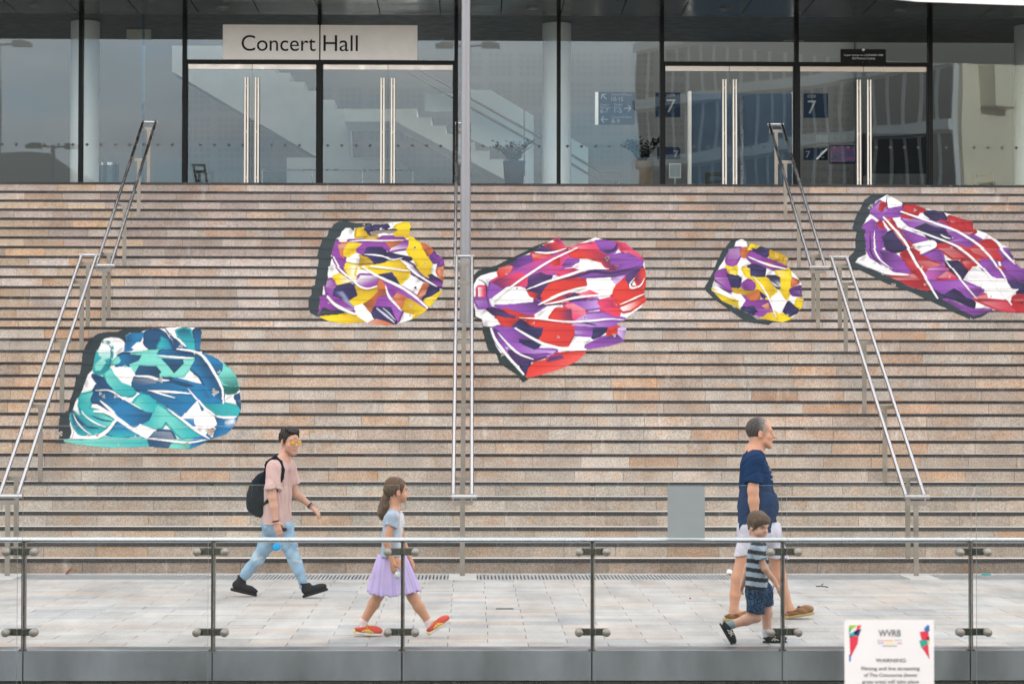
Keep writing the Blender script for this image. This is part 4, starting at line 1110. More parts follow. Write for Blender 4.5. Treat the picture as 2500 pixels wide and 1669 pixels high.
for dy in (0, 22):
    a, b, c, d = (at(px, py + dy, YS - .12) for px, py in ((1000, 158), (1395, 378), (1468, 421), (1508, 421)))
    e = at(1512, 470, YS - .12)
    MB().tube([a, b, c, d, e], .022, 8).build("handrail", "steel_dull", st, smooth=True)

# interior and front signs
def fit_text(name, s, x0, x1, z0, z1, y, m, parent):
    o = text_mesh(name, s, 1.0, m, parent, 0, 0, 0, depth=.004)
    me = o.data
    c = np.empty(len(me.vertices) * 3, np.float32); me.vertices.foreach_get("co", c); c = c.reshape(-1, 3)
    lo, hi = c.min(0), c.max(0)
    c[:, 0] = x0 + (c[:, 0] - lo[0]) / (hi[0] - lo[0]) * (x1 - x0)
    c[:, 2] = z0 + (c[:, 2] - lo[2]) / (hi[2] - lo[2]) * (z1 - z0)
    c[:, 1] = y - .002 + (c[:, 1] - lo[1]) / max(hi[1] - lo[1], 1e-6) * .0015
    me.vertices.foreach_set("co", c.ravel()); me.update()
    return o


sg = thing("hall_sign", "white sign reading Concert Hall above the left pair of glass doors", "sign")
ys = FAC_Y - .085
MB().box(fx(543, ys), fx(778.3, ys), ys, ys + .02, fz(148, ys), fz(63.5, ys)).build("sign_panel", "sign_white", sg)
MB().box(fx(781.8, ys), fx(1018.5, ys), ys, ys + .02, fz(148, ys), fz(63.5, ys)).build("sign_panel", "sign_white", sg)
fit_text("lettering", "Concert", fx(589, ys), fx(770, ys), fz(127.5, ys), fz(89, ys), ys, "ink", sg)
fit_text("lettering", "Hall", fx(789, ys), fx(873, ys), fz(127.5, ys), fz(88.5, ys), ys, "ink", sg)

M["plate_dark"] = mat("dark_plate", (.012, .013, .017), .5, spec=.15)
M["navy_sign"] = mat("navy_sign_plate", (.014, .026, .05), .6, spec=.1)
M["print_white"] = mat("white_print", (.75, .76, .76), .6)
sg = thing("licence_sign", "small black liquor licence notice above the right pair of doors", "sign")
ys = FAC_Y - .01
MB().box(fx(2052), fx(2163), ys, ys + .008, fz(157), fz(117)).build("sign_panel", "plate_dark", sg)
fit_text("lettering", "Liquor license no. LIQO660011580", fx(2061), fx(2156), fz(135.2), fz(129.2), ys - .001, "print_white", sg)
fit_text("lettering", "On-Premise License", fx(2080.5), fx(2136.5), fz(142.2), fz(136.5), ys - .001, "print_white", sg)
fit_text("lettering", "Licensee: David Banks", fx(2080.5), fx(2136.5), fz(153.6), fz(148.8), ys - .001, "print_white", sg)
MB().prism([W(2104, 121, ys), W(2108.5, 118.8, ys), W(2112, 121.5, ys), W(2110, 124.5, ys), W(2105.5, 125, ys)], ys - .004, ys - .001).build("emblem", "print_white", sg)


M["sign_print"] = mat("grey_sign_print", (.24, .26, .28), .7, spec=.1)


def wall_sign(name, label, px0, px1, py0, py1, Y, texts, m="navy_sign", edge=False, cat="sign", group=None):
    s = thing(name, label, cat, group=group)
    p, q = at(px0, py0, Y), at(px1, py1, Y)
    MB().box(p.x, q.x, Y, Y + .03, q.z, p.z).build("sign_panel", m, s)
    if edge:
        p2 = at(px0 - 8, py0, Y)
        MB().box(p2.x, p.x - .001, Y + .002, Y + .03, q.z, p.z).build("sign_edge", "white", s)
    for (t, a, b, c, d) in texts:
        u, v = at(a, c, Y), at(b, d, Y)
        fit_text("lettering", t, u.x, v.x, v.z, u.z, Y - .001, "sign_print", s)
    return s


def arrow(parent, cx_, cy_, ang, Y, size=8.5):
    c, s = math.cos(ang), math.sin(ang)
    def T(x, y):
        return W(cx_ + (x * c - y * s) * size, cy_ + (x * s + y * c) * size, Y)
    for pl in ([(-1, -.13), (.85, -.13), (.85, .13), (-1, .13)], [(.1, -.85), (.32, -.98), (1.08, 0), (.32, .98), (.1, .85), (.72, 0)]):
        MB().prism([T(*p) for p in pl], Y - .004 - (.001 if len(pl) == 6 else 0), Y - .001).build("arrow", "sign_print", parent)


d = wall_sign("direction_sign", "navy direction sign with arrows and door numbers on the foyer wall", 1461, 1550, 225, 305, 46.5,
              [("Concert Hall Doors", 1493, 1542, 228, 234), ("10-15", 1493, 1521, 237, 247), ("Concert", 1466, 1487, 253, 258.5), ("Hall Doors", 1466, 1491, 260, 265.5), ("6-7", 1466, 1485, 266, 276),
               ("Theatre", 1499, 1519, 253, 258.5), ("Doors", 1499, 1515, 260, 265.5), ("1-5", 1500, 1518, 266, 276), ("Concert Hall Doors", 1493, 1542, 283, 289), ("8-9", 1493, 1513, 291, 301)], edge=True)
arrow(d, 1475, 237, math.radians(-135), 46.5); arrow(d, 1532, 265, 0, 46.5); arrow(d, 1476, 292, math.pi, 46.5)
wall_sign("door_sign", "navy sign reading DOOR 7 beside the dark blue foyer doors", 1600, 1661, 226, 286, 46.2, [("DOOR", 1628, 1648, 230, 236), ("7", 1627, 1650, 243, 275)], group="door number signs in the foyer")
wall_sign("door_sign", "navy sign reading DOOR 7 left of the purple screen", 1962, 2022, 228, 288, 46.2, [("DOOR", 1972, 1992, 232, 239), ("7", 1972, 1993, 246, 278)], group="door number signs in the foyer")
wall_sign("door_sign", "low navy sign with a small 7 near the second planter", 1604, 1661, 359, 389, 46.2, [("7", 1645, 1656, 368, 384)], group="door number signs in the foyer")
dd = wall_sign("door_sign", "low navy sign with a small 7 and ear symbol below the right notice", 1962, 2021, 361, 391, 46.2, [("7", 1967, 1978, 369, 385), ("C", 2002, 2012, 368, 386)], group="door number signs in the foyer")
a, b = at(1994, 389, 46.15), at(2019, 364, 46.15)
MB().tube([a, b], .02, 6).build("symbol_bar", "print_white", dd)
wall_sign("framed_notice", "thin framed notice on the foyer wall above the low door sign", 1993, 2021, 329, 357, 46.2, [("NO FOOD", 1998, 2016, 334, 338.5), ("OR DRINK", 1998, 2016, 341, 345.5), ("PAST HERE", 1998, 2016, 348, 352.5)], m=mat("grey_notice", (.16, .18, .18), .6))

M["screen"] = mat("lit_screen", (.02, .02, .03), .3)
nt = M["screen"].node_tree
bb = nt.nodes["Principled BSDF"]
geo = N(nt, "ShaderNodeNewGeometry"); wv = N(nt, "ShaderNodeTexNoise"); wv.inputs["Scale"].default_value = 3.2; wv.inputs["Detail"].default_value = 2
mp = N(nt, "ShaderNodeMapping"); mp.inputs["Scale"].default_value = (1, 1, 4); nt.links.new(geo.outputs["Position"], mp.inputs[0]); nt.links.new(mp.outputs[0], wv.inputs["Vector"])
rp = N(nt, "ShaderNodeValToRGB"); rp.color_ramp.elements[0].color = (.05, .12, .30, 1); rp.color_ramp.elements[0].position = .38; rp.color_ramp.elements[1].color = (.45, .12, .38, 1); rp.color_ramp.elements[1].position = .6
nt.links.new(wv.outputs["Fac"], rp.inputs[0]); nt.links.new(rp.outputs[0], bb.inputs["Emission Color"]); bb.inputs["Emission Strength"].default_value = .035
tv = thing("wall_screen", "lit wall screen showing purple and blue picture in foyer", "screen")
p, q = at(2025, 354, 46.0), at(2090, 399, 46.0)
MB().box(p.x, q.x, 46.0, 46.08, q.z, p.z).build("frame", "plate_dark", tv)
p, q = at(2028, 357, 45.995), at(2087, 396, 45.995)
MB().box(p.x, q.x, 45.994, 45.999, q.z, p.z).build("display", "screen", tv)

M["navy_door"] = mat("navy_foyer_door", (.040, .075, .125), .5, var=.05)
dw = thing("foyer_doors", "dark blue doors in the foyer behind the right glass doors", "door")
p, q = at(1688, 228, 46.3), at(1936, 500, 46.3)
MB().box(p.x, q.x, 46.3, 46.4, FLOOR + .004, p.z).build("door_leaf", "navy_door", dw)
for px in (1684, 1938):
    x = at(px, 300, 46.25).x
    MB().box(x - .03, x + .03, 46.2, 46.4, FLOOR + .004, p.z + .03).build("door_frame", "white", dw)
for px in (1809, 1813):
    x = at(px, 300, 46.25).x
    MB().tube([(x, 46.25, FLOOR + .5), (x, 46.25, at(px, 235, 46.25).z)], .012, 8).build("door_handle", "steel", dw)
bt = thing("ticket_booth", "dark booth with pale counter at the right of the foyer", "booth")
p, q = at(2105, 326, 45.2), at(2268, 500, 45.2)
MB().box(p.x, q.x, 45.2, 45.6, FLOOR + .004, p.z).build("back_panel", "plate_dark", bt)
p, q = at(2120, 424, 44.4), at(2302, 500, 44.4)
MB().box(p.x, q.x, 44.4, 45.0, FLOOR + .004, p.z).build("counter", "in_wall", bt)

M["pot"] = mat("dark_planter", (.03, .033, .04), .6, var=.1, spec=.1)
M["pot2"] = mat("clay_planter", (.26, .19, .14), .6, var=.15)
M["leaf"] = mat("planter_leaf", (.013, .026, .013), .7, spec=.1, var=.35, vscale=14)


def planter(label, px, Y, potm, seed, top_py):
    r = random.Random(seed)
    X = at(px, 400, Y).x
    t = thing("potted_plant", label, "plant", (X, Y, FLOOR), "tall planters inside the glass")
    zt = fz(394, Y) - FLOOR
    MB().lathe([(.13, 0), (.205, zt), (.185, zt), (.18, zt - .05), (.0, zt - .05)], n=28).build("pot", potm, t, smooth=True)
    stems, leaves = MB(), MB()
    H = fz(top_py, Y) - FLOOR - zt
    for j in range(19):
        az = r.uniform(0, 6.28); lean = r.uniform(.05, .36); L = H * r.uniform(.72, 1.08)
        pts = [(math.cos(az) * (.06 + lean * f * f), math.sin(az) * (.06 + lean * f * f), zt - .05 + L * f * (1 - .12 * f)) for f in np.linspace(0, 1, 9)]
        stems.tube(pts, [.011 - .008 * f for f in np.linspace(0, 1, 9)], 5)
        for q in range(2, 9):
            p0 = Vector(pts[q])
            for s in (-1, 1):
                side = az + s * r.uniform(.9, 1.5)
                dv_ = Vector((math.cos(side), math.sin(side), r.uniform(.25, .7))).normalized()
                ln, wd = r.uniform(.095, .15), r.uniform(.024, .036)
                up = dv_.cross(Vector((0, 0, 1))).normalized() * wd
                nrm = dv_.cross(up).normalized() * .006
                leaves.add([p0, p0 + dv_ * ln * .45 + up + nrm, p0 + dv_ * ln, p0 + dv_ * ln * .45 - up + nrm, p0 + dv_ * ln * .5 - nrm], [(0, 1, 4), (1, 2, 4), (2, 3, 4), (3, 0, 4)])
    stems.build("stems", "leaf", t)["kind"] = "stuff"
    o = leaves.build("foliage", "leaf", t); o["kind"] = "stuff"
    return t


planter("dark planter with leafy plant inside the glass beside the lamp post", 1255, 41.6, "pot", 3, 335)
planter("brown planter with arching leafy plant right of the white column", 1569, 41.8, "pot2", 8, 328)

# loose things on the foyer floor
bn = thing("litter_bin", "dark round bin with steel rim inside the glass right of the left column", "bin", (at(266, 400, 42).x, 42, FLOOR))
zt = fz(402, 42) - FLOOR
MB().lathe([(.16, 0), (.185, .02), (.185, zt - .05)], n=28).build("body", mat("bin_body", (.07, .10, .12), .35, .4), bn, smooth=True)
MB().lathe([(.19, zt - .05), (.19, zt), (.165, zt), (.16, zt - .04)], n=28).build("rim", "steel", bn, smooth=True)
M["chair_dark"] = mat("dark_chair", (.05, .048, .03), .5)


def chair(label, px, Y):
    X = at(px, 420, Y).x
    t = thing("chair", label, "chair", (X, Y, FLOOR), "dark chairs inside the glass")
    h = fz(419, Y) - FLOOR
    b = MB()
    b.box(-.20, -.13, 0, .03, h - .42, h).box(.13, .20, 0, .03, h - .42, h).box(-.128, .128, .002, .028, h - .07, h - .002).box(-.128, .128, .002, .028, h - .2, h - .15)
    b.build("backrest", "chair_dark", t, bevel=.008)
    MB().box(-.21, .21, -.40, .03, h - .46, h - .425).build("seat", "chair_dark", t, bevel=.008)
    for sx in (-.18, .18):
        for sy in (-.37, .0):
            MB().tube([(sx, sy, 0), (sx * .95, sy, h - .46)], .014, 8).build("leg", "chair_dark", t)


chair("dark chair back showing low behind the leftmost glass door", 496, 42.4)
chair("dark chair back showing low behind the navy foyer doors glass", 1748, 42.2)
chair("dark chair back showing at the far right of the glass front", 2400, 42.2)
ss = thing("sign_stand", "small white framed sign on a thin stand beside the second planter", "sign", (at(1648, 420, 42).x, 42, FLOOR))
h = fz(398, 42) - FLOOR
MB().box(-.11, .11, -.01, .01, h - .27, h).build("frame", "white", ss)
MB().box(-.092, .092, -.014, -.0105, h - .25, h - .02).build("notice", mat("pale_notice", (.42, .47, .5), .5), ss)
MB().tube([(0, 0, .01), (0, 0, h - .271)], .012, 8).build("stand_pole", "steel", ss)
MB().lathe([(.14, 0), (.14, .012), (.02, .02)], n=20).build("stand_base", "steel", ss)
ba = thing("foyer_barrier", "low steel rail in front of the foyer wall behind the left doors", "barrier")
z = fz(417, 43.2); x0, x1 = at(640, 400, 43.2).x, at(1008, 400, 43.2).x
MB().tube([(x0, 43.2, z), (x1, 43.2, z)], .018, 8).build("top_rail", "steel", ba, smooth=True)
for k in range(4):
    xx = x0 + (x1 - x0) * k / 3
    MB().tube([(xx, 43.2, FLOOR), (xx, 43.2, z - .018)], .012, 8).build("post", "steel", ba)
for lab, px0, px1, py0, py1, Yh in (("pale hanging panel near the foyer ceiling above the left handrail", 309, 368, 20, 97, 42.0), ("pale box standing in for a mirrored exit sign above the right doors", 1914, 1964, 38, 69, 43.0), ("pale box standing in for a mirrored exit sign above the Concert Hall sign", 758, 808, 41, 61, 43.0)):
    p, q = at(px0, py0, Yh), at(px1, py1, Yh)
    o = MB().box(p.x, q.x, Yh, Yh + .06, q.z, min(p.z, Z_SOF + .015)).build("pale_ceiling_box", mat("pale_panel", (.62, .60, .50), .6))  # solid boxes; the exit ones stand in for signs mirrored in the glass
    tag(o, lab, "sign")

# ------------------------------------------------------------------ across the plaza, behind the viewer: mirrored in the glass front
M["tower_wall"] = mat("tower_concrete", (.78, .68, .48), .8, var=.08, vscale=.3)
M["tower_frame"] = mat("tower_spandrel", (.62, .62, .60), .6, var=.1, vscale=.4)
M["tower_glass"] = mat("tower_window", (.012, .014, .016), .3, spec=.1)
tw = thing("office_tower", "tall office tower mirrored in the right of the glass front", "building", (26.5, -42, -.55))
tw.rotation_euler = (0, 0, R(-37))
MB().box(-.2, 5.5, -26, 0, 0, 62).build("wall", "tower_wall", tw)
MB().box(-.6, -.2, -26, -.3, 0, 62).build("frame", "tower_frame", tw)
for fl in range(16):
    z = 3 + fl * 3.6
    MB().box(-.95, -.61, -26, -.3, z - .35, z + .25).build("floor_band", "tower_frame", tw)
    wd_ = MB()
    for j in range(22):
        y0 = -25.8 + j * 1.17
        wd_.box(-.66, -.601, y0, y0 + .85, z + .3, z + 3.1)
    wd_.build("window_row", "tower_glass", tw)
for fl in range(7):
    z = 4 + fl * 7.2
    MB().box(1.2, 3.2, .0, 1.1, z, z + 3.2).build("balcony", "tower_wall", tw)
ob = thing("low_office_block", "dark glazed office block mirrored at the left edge of glass", "building", (-42, -40, -.55))
MB().box(-20, 20, -20, 0, 0, 15.5).build("wall", mat("block_dark", (.05, .055, .06), .5), ob)
for j in range(14):
    MB().box(-18 + 2.6 * j, -17 + 2.6 * j, .001, .05, .5, 5).build("window", "in_wall", ob)

# ------------------------------------------------------------------ lamp posts
def lamp(label, X, Y, z0, zt, seen):
    t = thing("street_lamp", label, "street lamp", (X, Y, z0), "twin-armed lamp posts")
    h = zt - z0
    MB().tube([(0, 0, .02), (0, 0, h)], [.08, .05], 24).build("pole", "pole", t, smooth=True)
    MB().box(-.19, .19, -.19, .19, 0, .07).build("base_plate", "pole", t, bevel=.01)
    for s in (-1, 1):
        MB().tube([(s * .04, 0, h - .05), (s * .32, 0, h - .03)], .022, 8).build("arm", "dark_steel", t)
        MB().prism([(s * .30, h - .085), (s * .30, h + .03), (s * .52, h + .035), (s * .68, h - .02), (s * .68, h - .09)], -.11, .11).build("lamp_head", "dark_steel", t)


LZ = NLOW * RISE
lamp("grey lamp post rising from the landing between the two central handrails", -.07, 31.93, LZ, 9.48, True)
lamp("grey lamp post on the landing beyond the right edge, mirrored in the glass", 8.3, 31.93, LZ, 9.3, False)
lamp("grey lamp post on the landing beyond the left edge, mirrored in the glass", -9.9, 31.93, LZ, 9.48, False)
lamp("grey lamp post on the pavement beyond the left edge, mirrored low in glass", -10.0, 25.0, 0, 8.1, False)

# ------------------------------------------------------------------ twin handrails on the steps
def handrail(label, xa, xb, i0, i1, posts, end_ext=.10, flip=False):
    """twin tubes from the foot (step i0) to the head (step i1); posts stand on the given steps"""
    t = thing("handrail", label, "handrail", group="twin steel handrails on the steps")

    def yz(i):          # nosing line of this flight, one step below i0 included
        return step_y(i), step_z(i)
    y_lo, z_lo = (step_y(i0 + 1) - .32, step_z(i0))
    y_hi, z_hi = (step_y(i1) + .10, step_z(i1))
    slope = RISE / TREAD
    zt0 = z_lo + .90
    zt1 = zt0 + (y_hi - y_lo) * slope

    def zr(y):
        return zt0 + (y - y_lo) * slope
    for x in (xa, xb):
        MB().tube([(x, y_lo, zt0), (x, y_hi, zt1)], .0235, 14).build("tube", "steel", t, smooth=True)
    MB().tube([(xa - .02, y_lo - .01, zt0 - .012), (xb + .055, y_lo - .01, zt0 - .012)], .025, 14).build("end_bar", "steel", t, smooth=True)
    MB().tube([(xa - .03, y_hi + .01, zt1 + .0), (xb + .03, y_hi + .01, zt1 + .0)], .024, 14).build("end_bar", "steel", t, smooth=True)
    xc = (xa + xb) / 2
    for s in posts:
        zb = step_z(s)
        if s == i0:
            y = y_lo + .02
        elif s == i1:
            y = y_hi - .06
        else:
            y = step_y(s) + .13
        if s == i0 and s == 0:
            y = 25.93
        zp = zr(max(y, y_lo)) - .075
        p = MB().box(xc - .028, xc + .028, y - .008, y + .008, zb, zp).build("post", "steel_dull", t, bevel=.002)
        MB().box(xa - .012, xb + .012, y - .0085, y + .0085, zp - .03, zp + .018).build("bracket", "steel_dull", p, bevel=.002)
        st_ = MB()
        for x in (xa, xb):
            st_.box(x - .008, x + .008, y - .007, y + .007, zp + .018, zp + .06)
        st_.build("stem", "steel_dull", p)
    return t


LOWP, UPP = (0, 1, 6, 11, 16, 18), (18, 19, 24, 29, 33)
handrail("twin handrail on the lower left steps beside the teal mural", -5.30, -5.095, 0, 18, LOWP)
handrail("twin handrail on the upper left steps reaching the left glass front", -5.24, -5.04, 18, 33, UPP)
handrail("twin handrail on the lower central steps below the lamp post", -.19, .02, 0, 18, LOWP)
handrail("twin handrail on the upper central steps behind the lamp post", -.22, -.02, 18, 33, UPP)
handrail("twin handrail on the lower right steps ending above the white notice", 4.945, 5.155, 0, 18, LOWP)
handrail("twin handrail on the upper right steps below the right doors", 4.80, 5.0, 18, 33, UPP)

# ------------------------------------------------------------------ glass balustrade along the kerb
bal = thing("glass_balustrade", "glass balustrade with steel posts and rail along the kerb", "balustrade")
Z_RAIL = at(1250, 1317.5, 18.12).z
Z_GT = at(1250, 1184, 18.0).z
xs0, xs1 = allp[0], allp[-1]
M["rail_steel"] = mat("rail_steel", (.46, .48, .50), .24, 1.0, bump=.02, bscale=80, var=.05, vscale=2, vstretch=(.3, 1, 1))
rl = MB()
prof_ = [(math.cos(a) * .034, math.sin(a) * .021) for a in np.linspace(0, 2 * math.pi, 24, endpoint=False)]
rl.add([(xs0, 18.12 + u, Z_RAIL + v) for u, v in prof_] + [(xs1, 18.12 + u, Z_RAIL + v) for u, v in prof_],
       [(j, j + 24, (j + 1) % 24 + 24, (j + 1) % 24) for j in range(24)])
rl.build("top_rail", "rail_steel", bal, smooth=True)
z_b1, z_b2 = at(1250, 1346, 18.06).z, at(1250, 1541.5, 18.06).z
M["disc"] = mat("turned_steel_disc", (.34, .325, .30), .4, 1.0, bump=.10, bscale=60)
M["disc"].node_tree.nodes["Principled BSDF"].inputs["Anisotropic"].default_value = .8
M["bracket"] = mat("bracket_steel", (.085, .085, .072), .22, .9)
for x in allp:
    p = MB().box(x - .009, x + .009, 18.10, 18.16, .004, Z_RAIL - .02).build("post", "dark_steel", bal, bevel=.002)
    MB().box(x + .0095, x + .021, 18.125, 18.165, .004, Z_RAIL - .02).build("post_side", "steel_dull", p)
    MB().box(x - .028, x + .028, 18.09, 18.17, .0035, .012).build("foot", "dark_steel", p, bevel=.002)
    for zb in (z_b1, z_b2):
        b = MB().box(x - .108, x + .108, 18.048, 18.074, zb - .028, zb + .028).build("bracket", "bracket", bal, bevel=.004)
        for s in (-1, 1):
            c = Vector((x + s * .108, 18.0, zb))
            dsc = MB()
            vs_, fs_ = [], []
            for (r_, y_) in ((.0005, 17.9715), (.010, 17.972), (.0305, 17.974), (.032, 17.977), (.032, 18.046)):
                for k in range(24):
                    an = 2 * math.pi * k / 24
                    vs_.append((c.x + r_ * math.cos(an), y_, c.z + r_ * math.sin(an)))
            for q in range(4):
                for k in range(24):
                    fs_.append((q * 24 + k, q * 24 + (k + 1) % 24, (q + 1) * 24 + (k + 1) % 24, (q + 1) * 24 + k))
            dsc.add(vs_, fs_).build("disc", "disc", b)
for k in range(len(allp) - 1):
    MB().box(allp[k] + .021, allp[k + 1] - .021, 17.994, 18.006, -.5, Z_GT).build("glass_panel", "rail_glass", bal)
    e = MB()
    e.box(allp[k] + .021, allp[k + 1] - .021, 17.9935, 18.0065, Z_GT + .0002, Z_GT + .0022)
    e.box(allp[k] + .0195, allp[k] + .0208, 17.9935, 18.0065, -.5, Z_GT)
    e.box(allp[k + 1] - .0208, allp[k + 1] - .0195, 17.9935, 18.0065, -.5, Z_GT)
    e.build("glass_edge", "glass_edge", bal)
# translucent grey sheet stuck on the glass
M["film"] = mat("grey_film", (.26, .295, .30), .5, var=.04)
nt = M["film"].node_tree
b_ = nt.nodes["Principled BSDF"]; b_.inputs["Alpha"].default_value = .88
p, q = at(1630, 1186, 17.98), at(1721, 1313, 17.98)
o = MB().box(p.x, q.x, 17.987, 17.9925, q.z, p.z).build("paper_sheet", "film")
tag(o, "grey translucent sheet stuck on the balustrade glass left of the older man", "sheet")

# ------------------------------------------------------------------ notice board close to the viewer
YB = 11.0
nb = thing("notice_board", "white filming notice with colourful corners in front of the balustrade", "sign", (0, 0, 0))
p, q = at(2062, 1513, YB), at(2281, 1830, YB)
M["board"] = mat("notice_white", (.80, .77, .77), .5, var=.02)
MB().box(p.x, q.x, YB, YB + .006, q.z, p.z).build("board", "board", nb)
zc = -.55
xm = (p.x + q.x) / 2
MB().tube([(xm, YB + .03, -.55), (xm, YB + .03, q.z + .05)], .02, 10).build("stand_pole", "steel_dull", nb)
MB().lathe([(.2, 0), (.2, .02), (.03, .03)], (xm, YB + .03, -.55), 20).build("stand_base", "steel_dull", nb)
M["grey_print"] = mat("grey_print", (.10, .10, .11), .6)


def btri(pts, hexc):
    MB().prism([W(*pt, YB) for pt in pts], YB - .0012, YB - .0004).build("corner_motif", mat("motif_" + hexc[1:], lin(hexc), .5), nb)


for pts, c in (([(2073, 1525), (2094, 1525), (2078, 1536)], "#9bc431"), ([(2094, 1525), (2104, 1525), (2084, 1553)], "#e2403c"), ([(2073, 1526), (2078, 1537), (2073, 1546)], "#2f9e6a"), ([(2084, 1540), (2103, 1533), (2096, 1552), (2088, 1549)], "#20356f"),
               ([(2074, 1552), (2096, 1551), (2094, 1570), (2076, 1604)], "#d8324a"), ([(2073, 1546), (2086, 1541), (2090, 1550), (2074, 1555)], "#2aa0a8"), ([(2073, 1597), (2077, 1594), (2077, 1612), (2073, 1614)], "#2a78b8"),
               ([(2256, 1533), (2264, 1524), (2269, 1526), (2269, 1540), (2258, 1541)], "#2a6fb0"), ([(2245, 1541), (2266, 1539), (2269, 1562), (2250, 1561)], "#d8324a"), ([(2244, 1562), (2262, 1560), (2266, 1570), (2249, 1580)], "#2b9e8a"), ([(2250, 1580), (2266, 1570), (2269, 1608), (2258, 1590)], "#d5384c"), ([(2262, 1555), (2269, 1552), (2269, 1572)], "#e6bb3a")):
    btri(pts, c)


def btext(s, a, b, c, d, m="grey_print"):
    u, v = at(a, c, YB), at(b, d, YB)
    fit_text("lettering", s, u.x, v.x, v.z, u.z, YB - .0006, m, nb)


btext("WVRB", 2145, 2199, 1536, 1552)
for (a, b, c, hx) in ((2142, 2180, 1561, "#e8a6a0"), (2184, 2202, 1560, "#a7c4dc"), (2143, 2157, 1567, "#8fb7dd"), (2160, 2186, 1567, "#f0dd8a"), (2191, 2202, 1567, "#e79a90"), (2155, 2190, 1574, "#a9a9ad")):
    u, v = at(a, c, YB), at(b, c + 3, YB)
    MB().box(u.x, v.x, YB - .0012, YB - .0004, v.z, u.z).build("print_line", mat("line_" + hx[1:], lin(hx), .6), nb)
btext("WARNING", 2138, 2211, 1606, 1615)
btext("Filming and live streaming", 2103, 2245, 1626, 1637)
btext("of The Concourse (lower", 2109, 2240, 1642, 1653)
btext("grass area) will take place", 2105, 2243, 1658, 1669)

# ------------------------------------------------------------------ litter and small things on the paving
M["dry_leaf"] = mat("dry_leaf", (.28, .12, .05), .8)
M["twig"] = mat("twig", (.04, .03, .025), .9)
lf = at(165, 1394, 26.1)
o = MB().add([(lf.x - .03, 26.1, .001), (lf.x + .01, 26.12, .012), (lf.x + .05, 26.13, .075), (lf.x - .005, 26.16, .05)], [(0, 1, 2), (0, 2, 3), (0, 3, 2), (0, 2, 1)]).build("fallen_leaf", "dry_leaf")
tag(o, "dry brown leaf curled against the first step at the left", "leaf")


def on_ground(px, py):
    Y = F_PX * EYE / (py - 981)
    return Vector((at(px, py, Y).x, Y, 0))


c = on_ground(2007, 1432)
o = MB().tube([c + Vector((-.06, .02, .010)), c + Vector((-.01, 0, .016)), c + Vector((.05, -.08, .010))], .006, 6).tube([c + Vector((-.01, 0, .02)), c + Vector((.03, .12, .03))], .0045, 6).build("twig", "twig")
tag(o, "small dark forked twig lying right of the older man", "twig")
c = on_ground(2405, 1402)
o = MB().box(c.x - .035, c.x + .03, c.y - .02, c.y + .03, .001, .018).box(c.x + .04, c.x + .07, c.y, c.y + .02, .001, .014).build("wrapper", mat("teal_wrapper", (.02, .35, .38), .4))
tag(o, "crumpled teal wrapper by the drain at the right", "litter")
c = on_ground(1232, 1484)
fg = thing("floor_grate", "small dark slotted grate in the paving right of the girl", "drain", (c.x, c.y, 0))
MB().box(-.085, .085, -.05, .05, -.012, .0022).build("frame", "dark_steel", fg)
sl = MB()
for k in range(8):
    sl.box(-.075 + k * .02, -.065 + k * .02, -.04, .04, .0024, .004)
sl.build("slots", "dark_void", fg)["kind"] = "stuff"
for (px, py, lab) in ((1685, 1460, "tiny red crumb on the paving left of the older man"),):
    c = on_ground(px, py)
    o = MB().lathe([(.004, 0), (.012, .006), (.006, .013)], tuple(c + Vector((0, 0, .001))), 8).build("crumb", mat("red_crumb", (.4, .06, .03), .6))
    tag(o, lab, "litter")
c = on_ground(1776, 1398)
o = MB().lathe([(.01, 0), (.035, .02), (.03, .05), (.012, .06)], (c.x, 26.08, .001), 9).build("paper_scrap", "board")
tag(o, "crumpled white paper scrap at the first step behind the older man", "litter")

